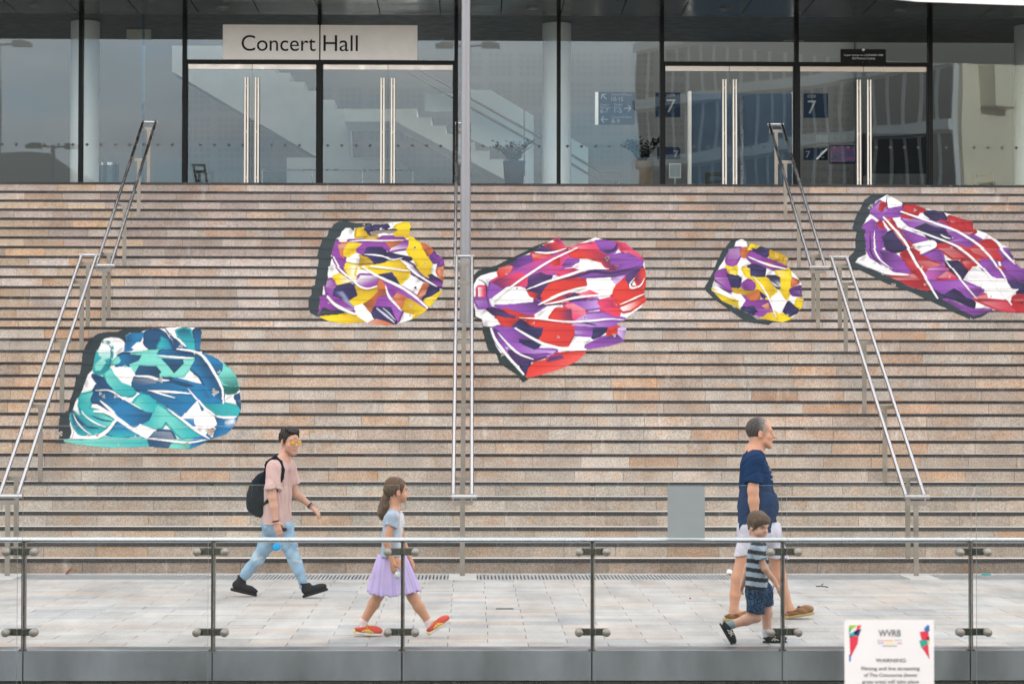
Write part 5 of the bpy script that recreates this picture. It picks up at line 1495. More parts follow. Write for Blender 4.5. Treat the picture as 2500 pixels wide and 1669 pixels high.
# ------------------------------------------------------------------ people: one continuous skin each, clothes and hair as children
class Sdf:
    """smooth union of tapered limbs and ellipsoids, meshed as one surface"""
    def __init__(s):
        s.p = []

    def cone(s, a, b, ra, rb=None, k=.02, clip=None, op="+", flat=None):
        s.p.append(("c", np.array(a, float), np.array(b, float), ra, ra if rb is None else rb, k, clip, op, flat)); return s

    def chain(s, pts, rs, k=.02):
        for i in range(len(pts) - 1):
            s.cone(pts[i], pts[i + 1], rs[i], rs[i + 1], k)
        return s

    def ell(s, c, r, rot=None, k=.02, clip=None, op="+"):
        s.p.append(("e", np.array(c, float), np.array(r, float), np.eye(3) if rot is None else np.array(rot), None, k, clip, op, None)); return s

    def bounds(s, q):
        if q[0] == "c":
            r = max(q[3], q[4])
            if q[8] is not None:
                r *= max(1, 1 / min(q[8]))
            return np.minimum(q[1], q[2]) - r, np.maximum(q[1], q[2]) + r
        r = q[2].max()
        return q[1] - r, q[1] + r

    def surface(s, h=.006, noise=None, cut=None):
        bs = [s.bounds(q) for q in s.p if q[7] == "+"]
        lo = np.min([b[0] for b in bs], 0) - 4 * h; hi = np.max([b[1] for b in bs], 0) + 4 * h
        n = np.ceil((hi - lo) / h).astype(int) + 1
        F = np.full(n, .2, np.float32)
        ax = [lo[i] + h * np.arange(n[i]) for i in range(3)]
        for q in s.p:
            b0, b1 = s.bounds(q)
            k = q[5]
            i0 = np.maximum(((b0 - k - 3 * h - lo) / h).astype(int), 0); i1 = np.minimum(((b1 + k + 3 * h - lo) / h).astype(int) + 2, n)
            sl = tuple(slice(i0[i], i1[i]) for i in range(3))
            X, Y, Z = (ax[0][sl[0]][:, None, None], ax[1][sl[1]][None, :, None], ax[2][sl[2]][None, None, :])
            if q[0] == "c":
                a, b = q[1], q[2]; ba = b - a; L2 = max(ba @ ba, 1e-9)
                px, py, pz = X - a[0], Y - a[1], Z - a[2]
                t = np.clip((px * ba[0] + py * ba[1] + pz * ba[2]) / L2, 0, 1)
                dx, dy, dz = px - t * ba[0], py - t * ba[1], pz - t * ba[2]
                f = q[8]
                if f is not None:
                    dx, dy, dz = dx * f[0], dy * f[1], dz * f[2]
                d = np.sqrt(dx * dx + dy * dy + dz * dz) - (q[3] + (q[4] - q[3]) * t)
            else:
                c, r, m = q[1], q[2], q[3]
                px, py, pz = X - c[0], Y - c[1], Z - c[2]
                u = (m[0, 0] * px + m[1, 0] * py + m[2, 0] * pz) / r[0]; v = (m[0, 1] * px + m[1, 1] * py + m[2, 1] * pz) / r[1]; w = (m[0, 2] * px + m[1, 2] * py + m[2, 2] * pz) / r[2]
                k0 = np.sqrt(u * u + v * v + w * w); k1 = np.sqrt((u / r[0]) ** 2 + (v / r[1]) ** 2 + (w / r[2]) ** 2)
                d = k0 * (k0 - 1) / np.maximum(k1, 1e-6)
            if q[6] is not None:
                for (pt, nn) in q[6]:
                    nn = np.array(nn, float); nn = nn / np.linalg.norm(nn)
                    d = np.maximum(d, (X - pt[0]) * nn[0] + (Y - pt[1]) * nn[1] + (Z - pt[2]) * nn[2])
            cur = F[sl]
            if q[7] == "+":
                hh = np.clip(.5 + .5 * (d - cur) / k, 0, 1)
                F[sl] = d * (1 - hh) + cur * hh - k * hh * (1 - hh)
            else:
                hh = np.clip(.5 - .5 * (cur + d) / k, 0, 1)
                F[sl] = cur * (1 - hh) - d * hh + k * hh * (1 - hh)
        if noise is not None:
            F += noise(ax[0][:, None, None], ax[1][None, :, None], ax[2][None, None, :]).astype(np.float32)
        if cut is not None:
            for (pt, nn) in cut:
                nn = np.array(nn, float); nn = nn / np.linalg.norm(nn)
                F = np.maximum(F, (ax[0][:, None, None] - pt[0]) * nn[0] + (ax[1][None, :, None] - pt[1]) * nn[1] + (ax[2][None, None, :] - pt[2]) * nn[2])
        F[0], F[-1] = .2, .2; F[:, 0], F[:, -1] = .2, .2; F[:, :, 0], F[:, :, -1] = .2, .2
        S = F < 0
        cnt = np.zeros(np.array(n) - 1, np.uint8)
        for o in np.ndindex(2, 2, 2):
            cnt += S[o[0]:n[0] - 1 + o[0], o[1]:n[1] - 1 + o[1], o[2]:n[2] - 1 + o[2]]
        act = np.argwhere((cnt > 0) & (cnt < 8))
        idx = np.full(cnt.shape, -1, np.int32); idx[tuple(act.T)] = np.arange(len(act))
        C = np.stack([F[act[:, 0] + o[0], act[:, 1] + o[1], act[:, 2] + o[2]] for o in np.ndindex(2, 2, 2)], 1)
        off = np.array(list(np.ndindex(2, 2, 2)), float)
        acc = np.zeros((len(act), 3)); num = np.zeros(len(act))
        for i in range(8):
            for j in range(i + 1, 8):
                if np.abs(off[i] - off[j]).sum() == 1:
                    a, b = C[:, i], C[:, j]
                    m = (a < 0) != (b < 0)
                    t = np.where(m, a / np.where(m, a - b, 1), 0)
                    acc += m[:, None] * (off[i] + t[:, None] * (off[j] - off[i])); num += m
        V = lo + h * (act + acc / num[:, None])
        Q = []
        for axis in range(3):
            a, b = [i for i in range(3) if i != axis]
            s0 = [slice(1, -1)] * 3; s1 = [slice(1, -1)] * 3
            s0[axis] = slice(0, n[axis] - 1); s1[axis] = slice(1, n[axis])
            A, Bm = S[tuple(s0)], S[tuple(s1)]
            for flip in (0, 1):
                e = np.argwhere((A & ~Bm) if not flip else (~A & Bm))
                base = e.copy(); base[:, a] += 1; base[:, b] += 1
                def cid(da, db):
                    c = base.copy(); c[:, a] += da; c[:, b] += db
                    return idx[tuple(c.T)]
                q = np.stack([cid(-1, -1), cid(0, -1), cid(0, 0), cid(-1, 0)], 1)
                if (axis == 1) ^ bool(flip):
                    q = q[:, ::-1]
                Q.append(q)
        Q = np.vstack(Q)
        return V, Q[(Q >= 0).all(1)]

    def build(s, name, m, parent, h=.006, colf=None, noise=None, cut=None):
        V, Q = s.surface(h, noise, cut)
        me = bpy.data.meshes.new(name)
        me.vertices.add(len(V)); me.vertices.foreach_set("co", V.astype(np.float32).ravel())
        me.loops.add(Q.size); me.loops.foreach_set("vertex_index", Q.astype(np.int32).ravel())
        me.polygons.add(len(Q)); me.polygons.foreach_set("loop_start", np.arange(0, Q.size, 4, dtype=np.int32))
        me.update(calc_edges=True)
        me.polygons.foreach_set("use_smooth", [True] * len(Q))
        if colf is not None:
            c = colf(V) * .87
            a = me.color_attributes.new("Col", "FLOAT_COLOR", "POINT")
            a.data.foreach_set("color", np.hstack([np.clip(c, .002, 1), np.ones((len(c), 1))]).astype(np.float32).ravel())
        return link(name, me, m, parent)


M["skin"] = mat("skin", source="attr", rough=.55, spec=.3, bump=.05, bscale=90, var=.05, vscale=25)
b_ = M["skin"].node_tree.nodes["Principled BSDF"]; b_.inputs["Subsurface Weight"].default_value = .12; b_.inputs["Subsurface Radius"].default_value = (.012, .005, .003)
M["cloth"] = mat("woven_cloth", source="attr", rough=.85, bump=.25, bscale=70, var=.06, vscale=12, spec=.08)
M["hair"] = mat("hair", source="attr", rough=.5, spec=.25, bump=.5, bscale=160, var=.25, vscale=70, vstretch=(1, 1, .25))
M["shoe"] = mat("shoe_upper", source="attr", rough=.7, spec=.2, bump=.2, bscale=110, var=.08, vscale=20)
M["eye_white"] = mat("eye_white", (.30, .27, .25), .3)
M["eye_dark"] = mat("eye_dark", (.02, .015, .012), .2)


def V3(*a):
    return np.array(a, float)


def folds(amp, seed, freq=1.0, lean=(.5, .3, 1)):
    r = np.random.default_rng(seed)
    K = [(r.normal(size=3) * np.array([26, 20, 13]) * freq, r.uniform(0, 6.28)) for _ in range(6)]
    C_ = [(r.normal(size=3) * np.array([14, 14, 6]) + np.array([34, 26, 20]) * r.choice([-1, 1], 3), r.uniform(0, 6.28), r.normal(size=3) * 9) for _ in range(1)]

    def f(X, Y, Z):
        t = 0
        for k, p in K:
            t = t + np.sin(k[0] * X + k[1] * Y + k[2] * Z + p)
        u = 0
        for k, p, q in C_:                       # creases: narrow grooves that bend along the cloth
            s = np.abs(np.sin(k[0] * X + k[1] * Y + k[2] * Z + p + 1.2 * np.sin(q[0] * X + q[1] * Y + q[2] * Z)))
            u = u + np.maximum(0, 1 - s * 2.6)
        return amp * (t / 3 + .8 * u)
    return f


def const(c):
    return lambda V: np.repeat(np.array(c)[None], len(V), 0)


def spots(base, lst):
    """skin colour with soft patches: (centre, radius, colour, strength)"""
    def f(V):
        c = np.repeat(np.array(base, float)[None], len(V), 0)
        for (p, r, k, s) in lst:
            r = np.array(r) if np.ndim(r) else np.array([r] * 3)
            d = np.sqrt((((V - p) / r) ** 2).sum(1))
            w = (s * np.clip(1.6 - d * 1.1, 0, 1))[:, None]
            c = c * (1 - w) + np.array(k) * w
        return c
    return f


class Head:
    """frame of the head: x forward, y to the person's left, z up; origin between the ears"""
    def __init__(s, origin, yaw, pitch, size=1.0, roll=0.0):
        s.o = np.array(origin, float); s.k = size
        s.m = np.array(Matrix.Rotation(yaw, 3, "Z") @ Matrix.Rotation(-pitch, 3, "Y") @ Matrix.Rotation(roll, 3, "X"))

    def __call__(s, x, y, z):
        return s.o + s.m @ (np.array([x, y, z], float) * s.k)

    def dir(s, x, y, z):
        return s.m @ np.array([x, y, z], float)

    def skin(s, S, child=False, jaw=1.0, nose=1.0, belly=0):
        k = s.k
        S.ell(s(-.012, 0, .04), V3(.098, .076, .092) * k, s.m, .02)
        if child:
            S.ell(s(.030, 0, -.028), V3(.062, .060, .066) * k, s.m, .03)
            S.ell(s(.060, 0, -.074), V3(.024, .026, .02) * k, s.m, .02)
            for y in (-.038, .038):
                S.ell(s(.052, y, -.034), V3(.028, .024, .03) * k, s.m, .02)
        else:
            S.ell(s(.028, 0, -.03), V3(.064, .058, .078) * k, s.m, .03)
            S.cone(s(.035, -.042, -.062), s(.074, -.014, -.094), .020 * k * jaw, .018 * k * jaw, .025)
            S.cone(s(.035, .042, -.062), s(.074, .014, -.094), .020 * k * jaw, .018 * k * jaw, .025)
            S.ell(s(.080, 0, -.094), V3(.017, .022, .018) * k, s.m, .015)
            for y in (-.040, .040):
                S.ell(s(.060, y, -.02), V3(.022, .020, .024) * k, s.m, .02)
        S.cone(s(.074, -.034, .034), s(.084, 0, .032), .013 * k, .012 * k, .016)
        S.cone(s(.074, .034, .034), s(.084, 0, .032), .013 * k, .012 * k, .016)
        nx = .112 if not child else .097
        S.cone(s(.086, 0, .018), s(nx * (.97 + .03 * nose), 0, -.018 if not child else -.012), .0075 * k, .0125 * k * nose, .012)
        for y in (-.010, .010):
            S.ell(s(nx - .014, y, -.024 if not child else -.017), V3(.011, .008, .008) * k, s.m, .008)
        for y in (-.032, .032):
            S.ell(s(.094 if not child else .084, y, .010), V3(.013, .016, .011) * k, s.m, .012, op="-")
        zl = -.052 if not child else -.044
        S.cone(s(.080, -.018, zl + .002), s(.091 if not child else .081, 0, zl + .003), .006 * k, .0085 * k, .008)
        S.cone(s(.080, .018, zl + .002), s(.091 if not child else .081, 0, zl + .003), .006 * k, .0085 * k, .008)
        S.cone(s(.078, -.014, zl - .011), s(.088 if not child else .078, 0, zl - .011), .006 * k, .0085 * k, .008)
        S.cone(s(.078, .014, zl - .011), s(.088 if not child else .078, 0, zl - .011), .006 * k, .0085 * k, .008)
        for y in (-1, 1):
            S.ell(s(-.004, y * .079, -.004), V3(.019, .009, .032) * k, s.m, .008)
            S.ell(s(.000, y * .089, -.002), V3(.008, .006, .014) * k, s.m, .006, op="-")

    def eyes(s, parent, child=False, closed=False):
        for y in (-.032, .032):
            E_ = Sdf().ell(s(.080 if not child else .070, y, .010), V3(.012, .0125, .0075) * s.k, s.m)
            e = E_.build("eye", "eye_white", parent, h=.003)
            Sdf().ell(s(.0895 if not child else .0795, y, .0085), V3(.0038, .0055, .0055) * s.k, s.m).build("iris", "eye_dark", e, h=.002)


def hand(S, w, d, up, k=1.0, curl=.5, thumb=1, spread=0.0):
    """w wrist, d direction of the hand, up = back of the hand; fingers curl away from `up`"""
    d = d / np.linalg.norm(d); up = up - d * (up @ d); up = up / np.linalg.norm(up); s = np.cross(d, up)
    pc = w + d * .048 * k
    S.cone(w, w + d * .03 * k, .021 * k, .024 * k, .015)
    for q in (-.020, -.007, .007, .020):
        S.cone(w + d * .02 * k + s * q * .7 * k, w + d * .085 * k + s * q * 1.25 * k, .014 * k, .0125 * k, .012)
    for q, L in ((-.027, .062), (-.009, .075), (.009, .080), (.027, .070)):
        p = w + d * .088 * k + s * q * k * (1 + spread)
        c = curl
        for j, f in enumerate((.45, .32, .23)):
            a = c * (j + .5) * .75
            dd = d * math.cos(a) - up * math.sin(a) + s * q * 3 * spread
            p2 = p + dd * L * f * k
            S.cone(p, p2, (.0088 - .0008 * j) * k, (.0082 - .0008 * j) * k, .004)
            p = p2
    t0 = w + d * .025 * k + s * thumb * .026 * k
    t1 = t0 + (d * .6 + s * thumb * .7 - up * .35) * .038 * k
    t2 = t1 + (d * .9 + s * thumb * .25 - up * .3) * .034 * k
    S.cone(t0, t1, .0135 * k, .0105 * k, .012); S.cone(t1, t2, .010 * k, .0082 * k, .005)
    return p


def frame(S, base_cx, base_cy):
    """crop pixels -> metres in the walking plane"""
    def J(cx, cy, y=0.0):
        return V3((cx - base_cx) / S, y, (base_cy - cy) / S)
    return J


def foot_shoe(parent, name, heel, toe, ankle, width, upper, sole_c, high=False, accents=None, lace=None, sole_h=.02, open_top=False):
    """shoe from heel to toe (points on the sole line), a sub-part sole below it"""
    d = toe - heel; L = np.linalg.norm(d); d = d / L
    side = V3(0, 1, 0); up = np.cross(d, side); up = up if up[2] > 0 else -up
    rot = np.stack([d, side, up], 1)
    S = Sdf()
    w = width / 2
    S.ell(heel + d * .22 * L + up * (.045 * L / .28 + sole_h), (.22 * L, w * .82, .046 * L / .28), rot, .03)
    S.ell(heel + d * .66 * L + up * (.028 * L / .28 + sole_h), (.335 * L, w * .98, .044 * L / .28), rot, .04)
    S.cone(heel + d * .30 * L + up * (.06 * L / .28), heel + d * .62 * L + up * (.040 * L / .28), w * .62, w * .6, .03)
    top = ankle if high else heel + (ankle - heel) * .62 + d * .02
    S.cone(heel + d * .24 * L + up * .05, top + (d * .01 if high else 0), w * .82, w * (1.0 if high else .80), .03)
    o = S.build(name, "shoe", parent, h=.005, colf=upper if callable(upper) else const(upper), cut=[(heel + up * sole_h, -up), (top, (ankle - heel) if high else up - d * .22)])
    T = Sdf()
    T.cone(heel + d * .13 * L + up * sole_h * .5, heel + d * .5 * L + up * sole_h * .5, w * .80, w * .86, .02)
    T.cone(heel + d * .5 * L + up * sole_h * .5, heel + d * .84 * L + up * (sole_h * .5 + .002), w * .9, w * .80, .02)
    T.build("sole", "shoe", o, h=.005, colf=const(sole_c), cut=[(heel + up * sole_h * 1.12, up), (heel, -up)])
    if accents:
        for pts, r, c in accents:
            A = Sdf()
            for i in range(len(pts) - 1):
                P0, P1 = (heel + d * p[0] * L + up * p[1] * L + side * p[2] * w for p in (pts[i], pts[i + 1]))
                A.cone(P0, P1, r, r, .004)
            A.build("trim", "shoe", o, h=.004, colf=const(c))
    return o, d, up


SK1, SK2, SK3 = V3(.55, .31, .225), V3(.56, .29, .185), V3(.60, .35, .255)
NEAR, FAR = -1, 1

# ---------------------------------------------------------------- young man with backpack
SA = 827.7
J = frame(SA, 480, 1490)
YA = 23.07
A0 = at(540 + 480 / 3.41, 1456, YA)
pA = thing("person", "walking young person in pink T-shirt, ripped jeans and yellow sunglasses with black backpack", "person", (A0.x, YA, 0))
S = Sdf()
hd = Head(J(564, 205, .0), R(-50), R(-6), 1.10, 0)
hd.skin(S, jaw=1.05, nose=1.05)
nb_ = J(500, 385)
S.cone(hd(-.03, 0, -.05), J(515, 350), .056, .060, .03).cone(J(515, 350), nb_, .060, .07, .03)
shN, shF = J(450, 425, -.175), J(545, 425, .165)
S.cone(nb_, shN, .062, .055, .04).cone(nb_, shF, .062, .055, .04)
S.cone(J(480, 470, -.07), J(465, 860, -.06), .08, .085, .05).cone(J(490, 470, .07), J(470, 860, .06), .08, .085, .05)
eN, wN = J(440, 655, -.235), J(468, 850, -.235)
S.chain([shN, eN], [.050, .042]).chain([eN, J(452, 730, -.235), wN], [.042, .041, .027])
hand(S, wN, J(495, 940, -.235) - wN, V3(-.3, -1, .1), 1.05, .55, thumb=-1)
eF, wF = J(600, 640, .215), J(722, 735, .19)
S.chain([shF, eF], [.050, .041]).chain([eF, J(645, 672, .21), wF], [.041, .039, .026])
hand(S, wF, J(790, 795, .18) - wF, V3(.4, -.35, .9), 1.05, .6, thumb=-1)
hipN, hipF = J(505, 900, -.085), J(440, 905, .085)
kN, aN = J(610, 1165, -.085), J(690, 1385, -.08)
kF, aF = J(300, 1175, .08), J(165, 1345, .085)
S.chain([hipN, kN, aN], [.075, .05, .036]).chain([hipF, kF, aF], [.075, .05, .036])
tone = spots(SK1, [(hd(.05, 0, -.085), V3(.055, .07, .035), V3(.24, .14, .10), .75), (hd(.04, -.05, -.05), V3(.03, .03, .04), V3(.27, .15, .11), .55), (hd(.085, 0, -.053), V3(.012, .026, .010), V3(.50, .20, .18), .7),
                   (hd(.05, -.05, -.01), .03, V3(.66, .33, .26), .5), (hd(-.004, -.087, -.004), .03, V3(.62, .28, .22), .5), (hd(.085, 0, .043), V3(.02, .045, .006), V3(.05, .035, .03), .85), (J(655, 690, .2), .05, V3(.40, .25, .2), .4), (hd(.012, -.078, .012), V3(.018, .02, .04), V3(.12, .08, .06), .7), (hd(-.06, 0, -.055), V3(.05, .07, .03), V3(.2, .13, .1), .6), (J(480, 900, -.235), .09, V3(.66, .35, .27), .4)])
S.build("body", "skin", pA, h=.006, colf=tone)
hd.eyes(pA)
Hh = Sdf()
Hh.ell(hd(-.018, 0, .048), V3(.106, .084, .096) * 1.1, hd.m, .02, clip=[(hd(.074, 0, .075), hd.dir(.80, 0, -.60)), (hd(-.02, 0, -.055), hd.dir(0, 0, -1))])
for q in range(9):
    y = -.055 + q * .0137
    Hh.cone(hd(.02, y, .122), hd(.080 - abs(y) * .35, y * .9, .098 - .003 * (q % 2)), .016, .011, .014)
for y in (-.07, .07):
    Hh.cone(hd(.018, y, .05), hd(.022, y * 1.06, .005), .016, .008, .015)
Hh.build("hair", "hair", pA, h=.005, colf=const((.018, .014, .012)), noise=folds(.004, 3, 4))
T = Sdf()
T.cone(J(470, 440, -.095), J(455, 640, -.085), .105, .115, .05).cone(J(510, 440, .095), J(480, 640, .085), .105, .110, .05)
T.cone(J(455, 640, -.085), J(448, 900, -.075), .115, .135, .05).cone(J(480, 640, .085), J(470, 900, .075), .110, .130, .05)
T.cone(J(500, 395, -.02), shN + V3(.01, .02, .0), .072, .073, .05).cone(J(505, 395, .02), shF, .072, .070, .05)
T.cone(shN, eN + (shN - eN) * .18, .074, .090, .03, clip=[(eN + (shN - eN) * .26, eN - shN)])
T.cone(shF, eF + (shF - eF) * .30, .072, .082, .03, clip=[(eF + (shF - eF) * .38, eF - shF)])
T.ell(J(512, 343), (.070, .07, .035), None, .02, op="-")
T.build("t_shirt", "cloth", pA, h=.006, colf=const((.53, .37, .345)), noise=folds(.010, 5, 1.3), cut=[(J(448, 884), V3(.03, 0, -1))])
Tr = Sdf()
Tr.cone(J(448, 870, -.075), hipN, .128, .112, .05).cone(J(468, 870, .075), hipF, .125, .112, .05).cone(J(430, 920, 0), J(500, 920, 0), .11, .10, .05)
Tr.chain([hipN, J(560, 1030, -.09), kN, J(655, 1270, -.085), aN], [.108, .086, .062, .053, .044], .03)
Tr.chain([hipF, J(380, 1040, .085), kF, J(225, 1265, .085), aF], [.108, .084, .060, .052, .044], .03)


def jeans(V):
    c = np.repeat(V3(.25, .38, .50)[None], len(V), 0)
    fade = np.clip(np.sin(V[:, 0] * 31 + V[:, 2] * 23) * .5 + np.sin(V[:, 0] * 57 - V[:, 2] * 41 + V[:, 1] * 30) * .5, -1, 1)
    c = c * (1 + .12 * fade)[:, None]
    for pt in (kN, kF):
        d = np.sqrt((((V - pt) / V3(.09, .09, .11)) ** 2).sum(1))
        c = c + np.clip(1 - d, 0, 1)[:, None] * V3(.22, .2, .15)
    for (a, b) in (((650, 1085), (672, 1095)), ((628, 1175), (662, 1185)), ((285, 1175), (325, 1165))):
        P0, P1 = J(*a), J(*b)
        d = np.abs((V[:, 2] - P0[2]) - (V[:, 0] - P0[0]) * (P1[2] - P0[2]) / (P1[0] - P0[0]))
        m = (d < .008) & (V[:, 0] > P0[0] - .03) & (V[:, 0] < P1[0] + .03)
        c[m] = c[m] * .45 + V3(.66, .60, .55) * .55
    seam = np.abs(V[:, 2] - .72) < .0
    return c


Tr.build("jeans", "cloth", pA, h=.006, colf=jeans, noise=folds(.007, 9, 2.0), cut=[(J(448, 862), V3(0, 0, 1))])
for (hl, to, an, yy) in ((J(690, 1487, -.08), J(893, 1425, -.08), J(690, 1365, -.08), -.08), (J(75, 1438, .085), J(292, 1488, .085), J(165, 1330, .085), .085)):
    foot_shoe(pA, "shoe", hl, to, an, .105, (.012, .012, .015), (.012, .012, .013), high=True, sole_h=.024,
              accents=[([(.42, .34, -.2), (.50, .32, .2), (.52, .29, -.2), (.6, .26, .2), (.62, .23, -.2), (.70, .21, .15)], .005, (.02, .02, .024))])
# sunglasses
G = Sdf()
for y in (-.034, .034):
    G.ell(hd(.103, y, .008), V3(.004, .025, .022) * 1.1, hd.m, .003)
M["lens"] = mat("amber_lens", (.50, .29, .015), .15, coat=.5)
sgl = G.build("sunglasses", "lens", pA, h=.003)
G2 = Sdf()
for y in (-1, 1):
    G2.cone(hd(.100, y * .058, .018), hd(-.005, y * .086, .014), .0025, .0025, .002)
    G2.cone(hd(.104, y * .060, .024), hd(.108, y * .010, .024), .0028, .0028, .002)
G2.cone(hd(.108, -.011, .020), hd(.108, .011, .020), .0028, .0028, .002)
G2.build("frame", mat("gilt_wire", (.5, .36, .12), .3, .9), sgl, h=.003)
# bracelets and ring
for c, r_, nm_, cc in ((wN, .034, "bracelet", (.03, .025, .025)), (wN + (wN - eN) * .10, .036, "bracelet", (.42, .22, .18)), (wF, .034, "bracelet", (.03, .03, .03)), (wF + (wF - eF) * .10, .034, "bracelet", (.30, .18, .15))):
    dd = ((wN - eN) if c[1] < 0 else (wF - eF)); dd = dd / np.linalg.norm(dd)
    Sdf().cone(c - dd * .006, c + dd * .006, r_, r_, .003, clip=[(c + dd * .008, dd), (c - dd * .008, -dd)]).build(nm_, "shoe", pA, h=.004, colf=const(cc))

bp = thing("backpack", "black zipped backpack worn on the back of the person in pink", "backpack", (A0.x, YA, 0))
K_ = Sdf()
K_.ell(J(312, 640, 0), (.115, .145, .205), np.array(Matrix.Rotation(R(9), 3, "Y")), .05)
K_.ell(J(285, 700, 0), (.085, .12, .115), np.array(Matrix.Rotation(R(9), 3, "Y")), .05)
K_.cone(J(355, 500, 0), J(330, 780, 0), .06, .065, .05, flat=(1, .55, 1))
K_.build("bag", "cloth", bp, h=.006, colf=const((.012, .019, .024)), noise=folds(.004, 21, 1.4))
Z_ = Sdf().chain([J(262, 505, -.13), J(268, 600, -.150), J(262, 660, -.145)], [.004] * 3, .003)
Z_.build("zip", "shoe", bp, h=.004, colf=const((.03, .04, .045)))
Sdf().chain([J(375, 470, -.02), J(370, 395, -.02), J(378, 372, 0), J(384, 395, .02), J(372, 470, .02)], [.014] * 5, .006).build("carry_loop", "cloth", bp, h=.005, colf=const((.012, .015, .018)))
for s, off in ((-1, 0), (1, 38)):
    W_ = Sdf()
    yy = s * .105
    pts = [J(368 + off, 450, yy * .8), J(405 + off, 360, yy), J(455 + off, 328, yy * 1.05), J(500 + off, 366, yy * 1.3), J(524 + off, 430, yy * 1.82), J(518 + off, 495, yy * 2.05), J(470 + off, 600, yy * 2.15), J(395 + off * .4, 690, yy * 1.7), J(360, 720, yy)]
    for i in range(len(pts) - 1):
        W_.cone(pts[i], pts[i + 1], .017, .017, .012)
    W_.build("shoulder_strap", "cloth", bp, h=.005, colf=const((.012, .017, .022)))
o = Sdf().ell(J(535, 918, -.215), (.030, .012, .016)).cone(J(515, 925, -.215), J(545, 922, -.215), .010).build("phone", "shoe", None, h=.004, colf=const((.012, .012, .014)))
o.location = (A0.x, YA, 0); tag(o, "dark phone held in the lower hand of the person in pink", "phone")
o = Sdf().ell(J(475, 1062, -.22), (.040, .022, .038)).cone(J(478, 1020, -.22), J(476, 1045, -.22), .006).build("pouch", "cloth", None, h=.004, colf=const((.02, .33, .68)))
o.location = (A0.x, YA, 0); tag(o, "small bright blue pouch dangling below the hand of the person in pink", "pouch")

# ---------------------------------------------------------------- girl
SB = 1039.7
J = frame(SB, 420, 1468)
YBg = 19.19
B0 = at(840 + 420 / 3.563, 1552, YBg)
pB = thing("person", "walking child with long ponytail in pale blue shirt, lilac tulle skirt and red trainers", "person", (B0.x, YBg, 0))
S = Sdf()
hd = Head(J(455, 218, 0), R(16), R(2), .93)
hd.skin(S, child=True)
nb_ = J(430, 385)
S.cone(hd(-.02, 0, -.05), nb_, .040, .044, .02)
shN, shF = J(425, 430, -.115), J(450, 430, .115)
S.cone(nb_, shN, .042, .038, .03).cone(nb_, shF, .042, .038, .03)
S.cone(J(425, 470, -.05), J(410, 770, -.045), .055, .06, .04).cone(J(430, 470, .05), J(410, 770, .045), .055, .06, .04)
eN, wN = J(375, 640, -.150), J(425, 815, -.155)
S.chain([shN, eN, wN], [.036, .031, .022])
hand(S, wN, J(440, 905, -.155) - wN, V3(-.6, -.8, .1), .78, .9, thumb=-1)
eF, wF = J(500, 640, .150), J(550, 775, .145)
S.chain([shF, eF, wF], [.036, .030, .022])
hand(S, wF, J(595, 850, .14) - wF, V3(.6, -.3, .6), .78, .35, thumb=-1)
hipN, hipF = J(440, 820, -.06), J(400, 820, .06)
kN, aN = J(600, 1120, -.06), J(730, 1325, -.055)
kF, aF = J(300, 1105, .06), J(170, 1335, .06)
S.chain([hipN, kN, J(650, 1200, -.06), aN, J(745, 1370, -.055)], [.07, .044, .045, .031, .03]).chain([hipF, kF, J(255, 1190, .06), aF, J(165, 1400, .06)], [.07, .045, .046, .032, .03])


def girl_skin(V):
    c = spots(V3(.56, .29, .18), [(hd(.06, -.03, -.02), .03, V3(.70, .40, .32), .5), (hd(.08, 0, -.046), V3(.012, .02, .01), V3(.55, .22, .2), .6), (hd(-.004, -.08, 0), .03, V3(.66, .3, .24), .5), (hd(.08, 0, .035), V3(.02, .04, .006), V3(.12, .08, .05), .6)])(V)
    for an, kk in ((aN, kN), (aF, kF)):
        d = (an - kk) / np.linalg.norm(an - kk)
        t = (V - an) @ d
        near = (np.abs(V[:, 1] - an[1]) < .05) & (np.linalg.norm(V - an, axis=1) < .12) & (t > -.012)
        band = (np.sin(V[:, 2] * 260 + V[:, 0] * 140) > 0)
        c[near] = np.where(band[near, None], V3(.78, .58, .62), V3(.74, .70, .70))
    return c


S.build("body", "skin", pB, h=.0055, colf=girl_skin)
hd.eyes(pB, child=True)
Hh = Sdf()
Hh.ell(hd(-.016, 0, .046), V3(.106, .084, .098) * .93, hd.m, .02, clip=[(hd(.066, 0, .07), hd.dir(.93, 0, -.36)), (hd(-.02, 0, -.062), hd.dir(0, 0, -1))])
Hh.cone(hd(-.085, 0, .02), J(368, 222, 0), .030, .020, .03)
Hh.cone(hd(.045, -.072, .06), hd(.02, -.078, .0), .014, .008, .012)
for q, (dx, dy, rr_) in enumerate(((0, 0, 1), (-14, .012, .9), (14, -.014, .9), (4, .022, .8), (-4, -.024, .8))):
    Hh.chain([J(366, 222, dy * .3), J(352 + dx, 275, dy), J(345 + dx * 1.3, 340, dy * 1.2), J(328 + dx * 1.2, 400, dy), J(322 + dx * .6, 448, dy * .5)], [.017, .026 * rr_, .030 * rr_, .028 * rr_, .010], .012)


def girl_hair(V):
    t = .5 * np.random.default_rng(1).random(len(V)) + .5 * (np.sin(V[:, 0] * 210 + V[:, 1] * 160 + V[:, 2] * 45) * .5 + .5)
    return V3(.075, .043, .024) * (1 - t[:, None]) + V3(.125, .076, .043) * t[:, None]


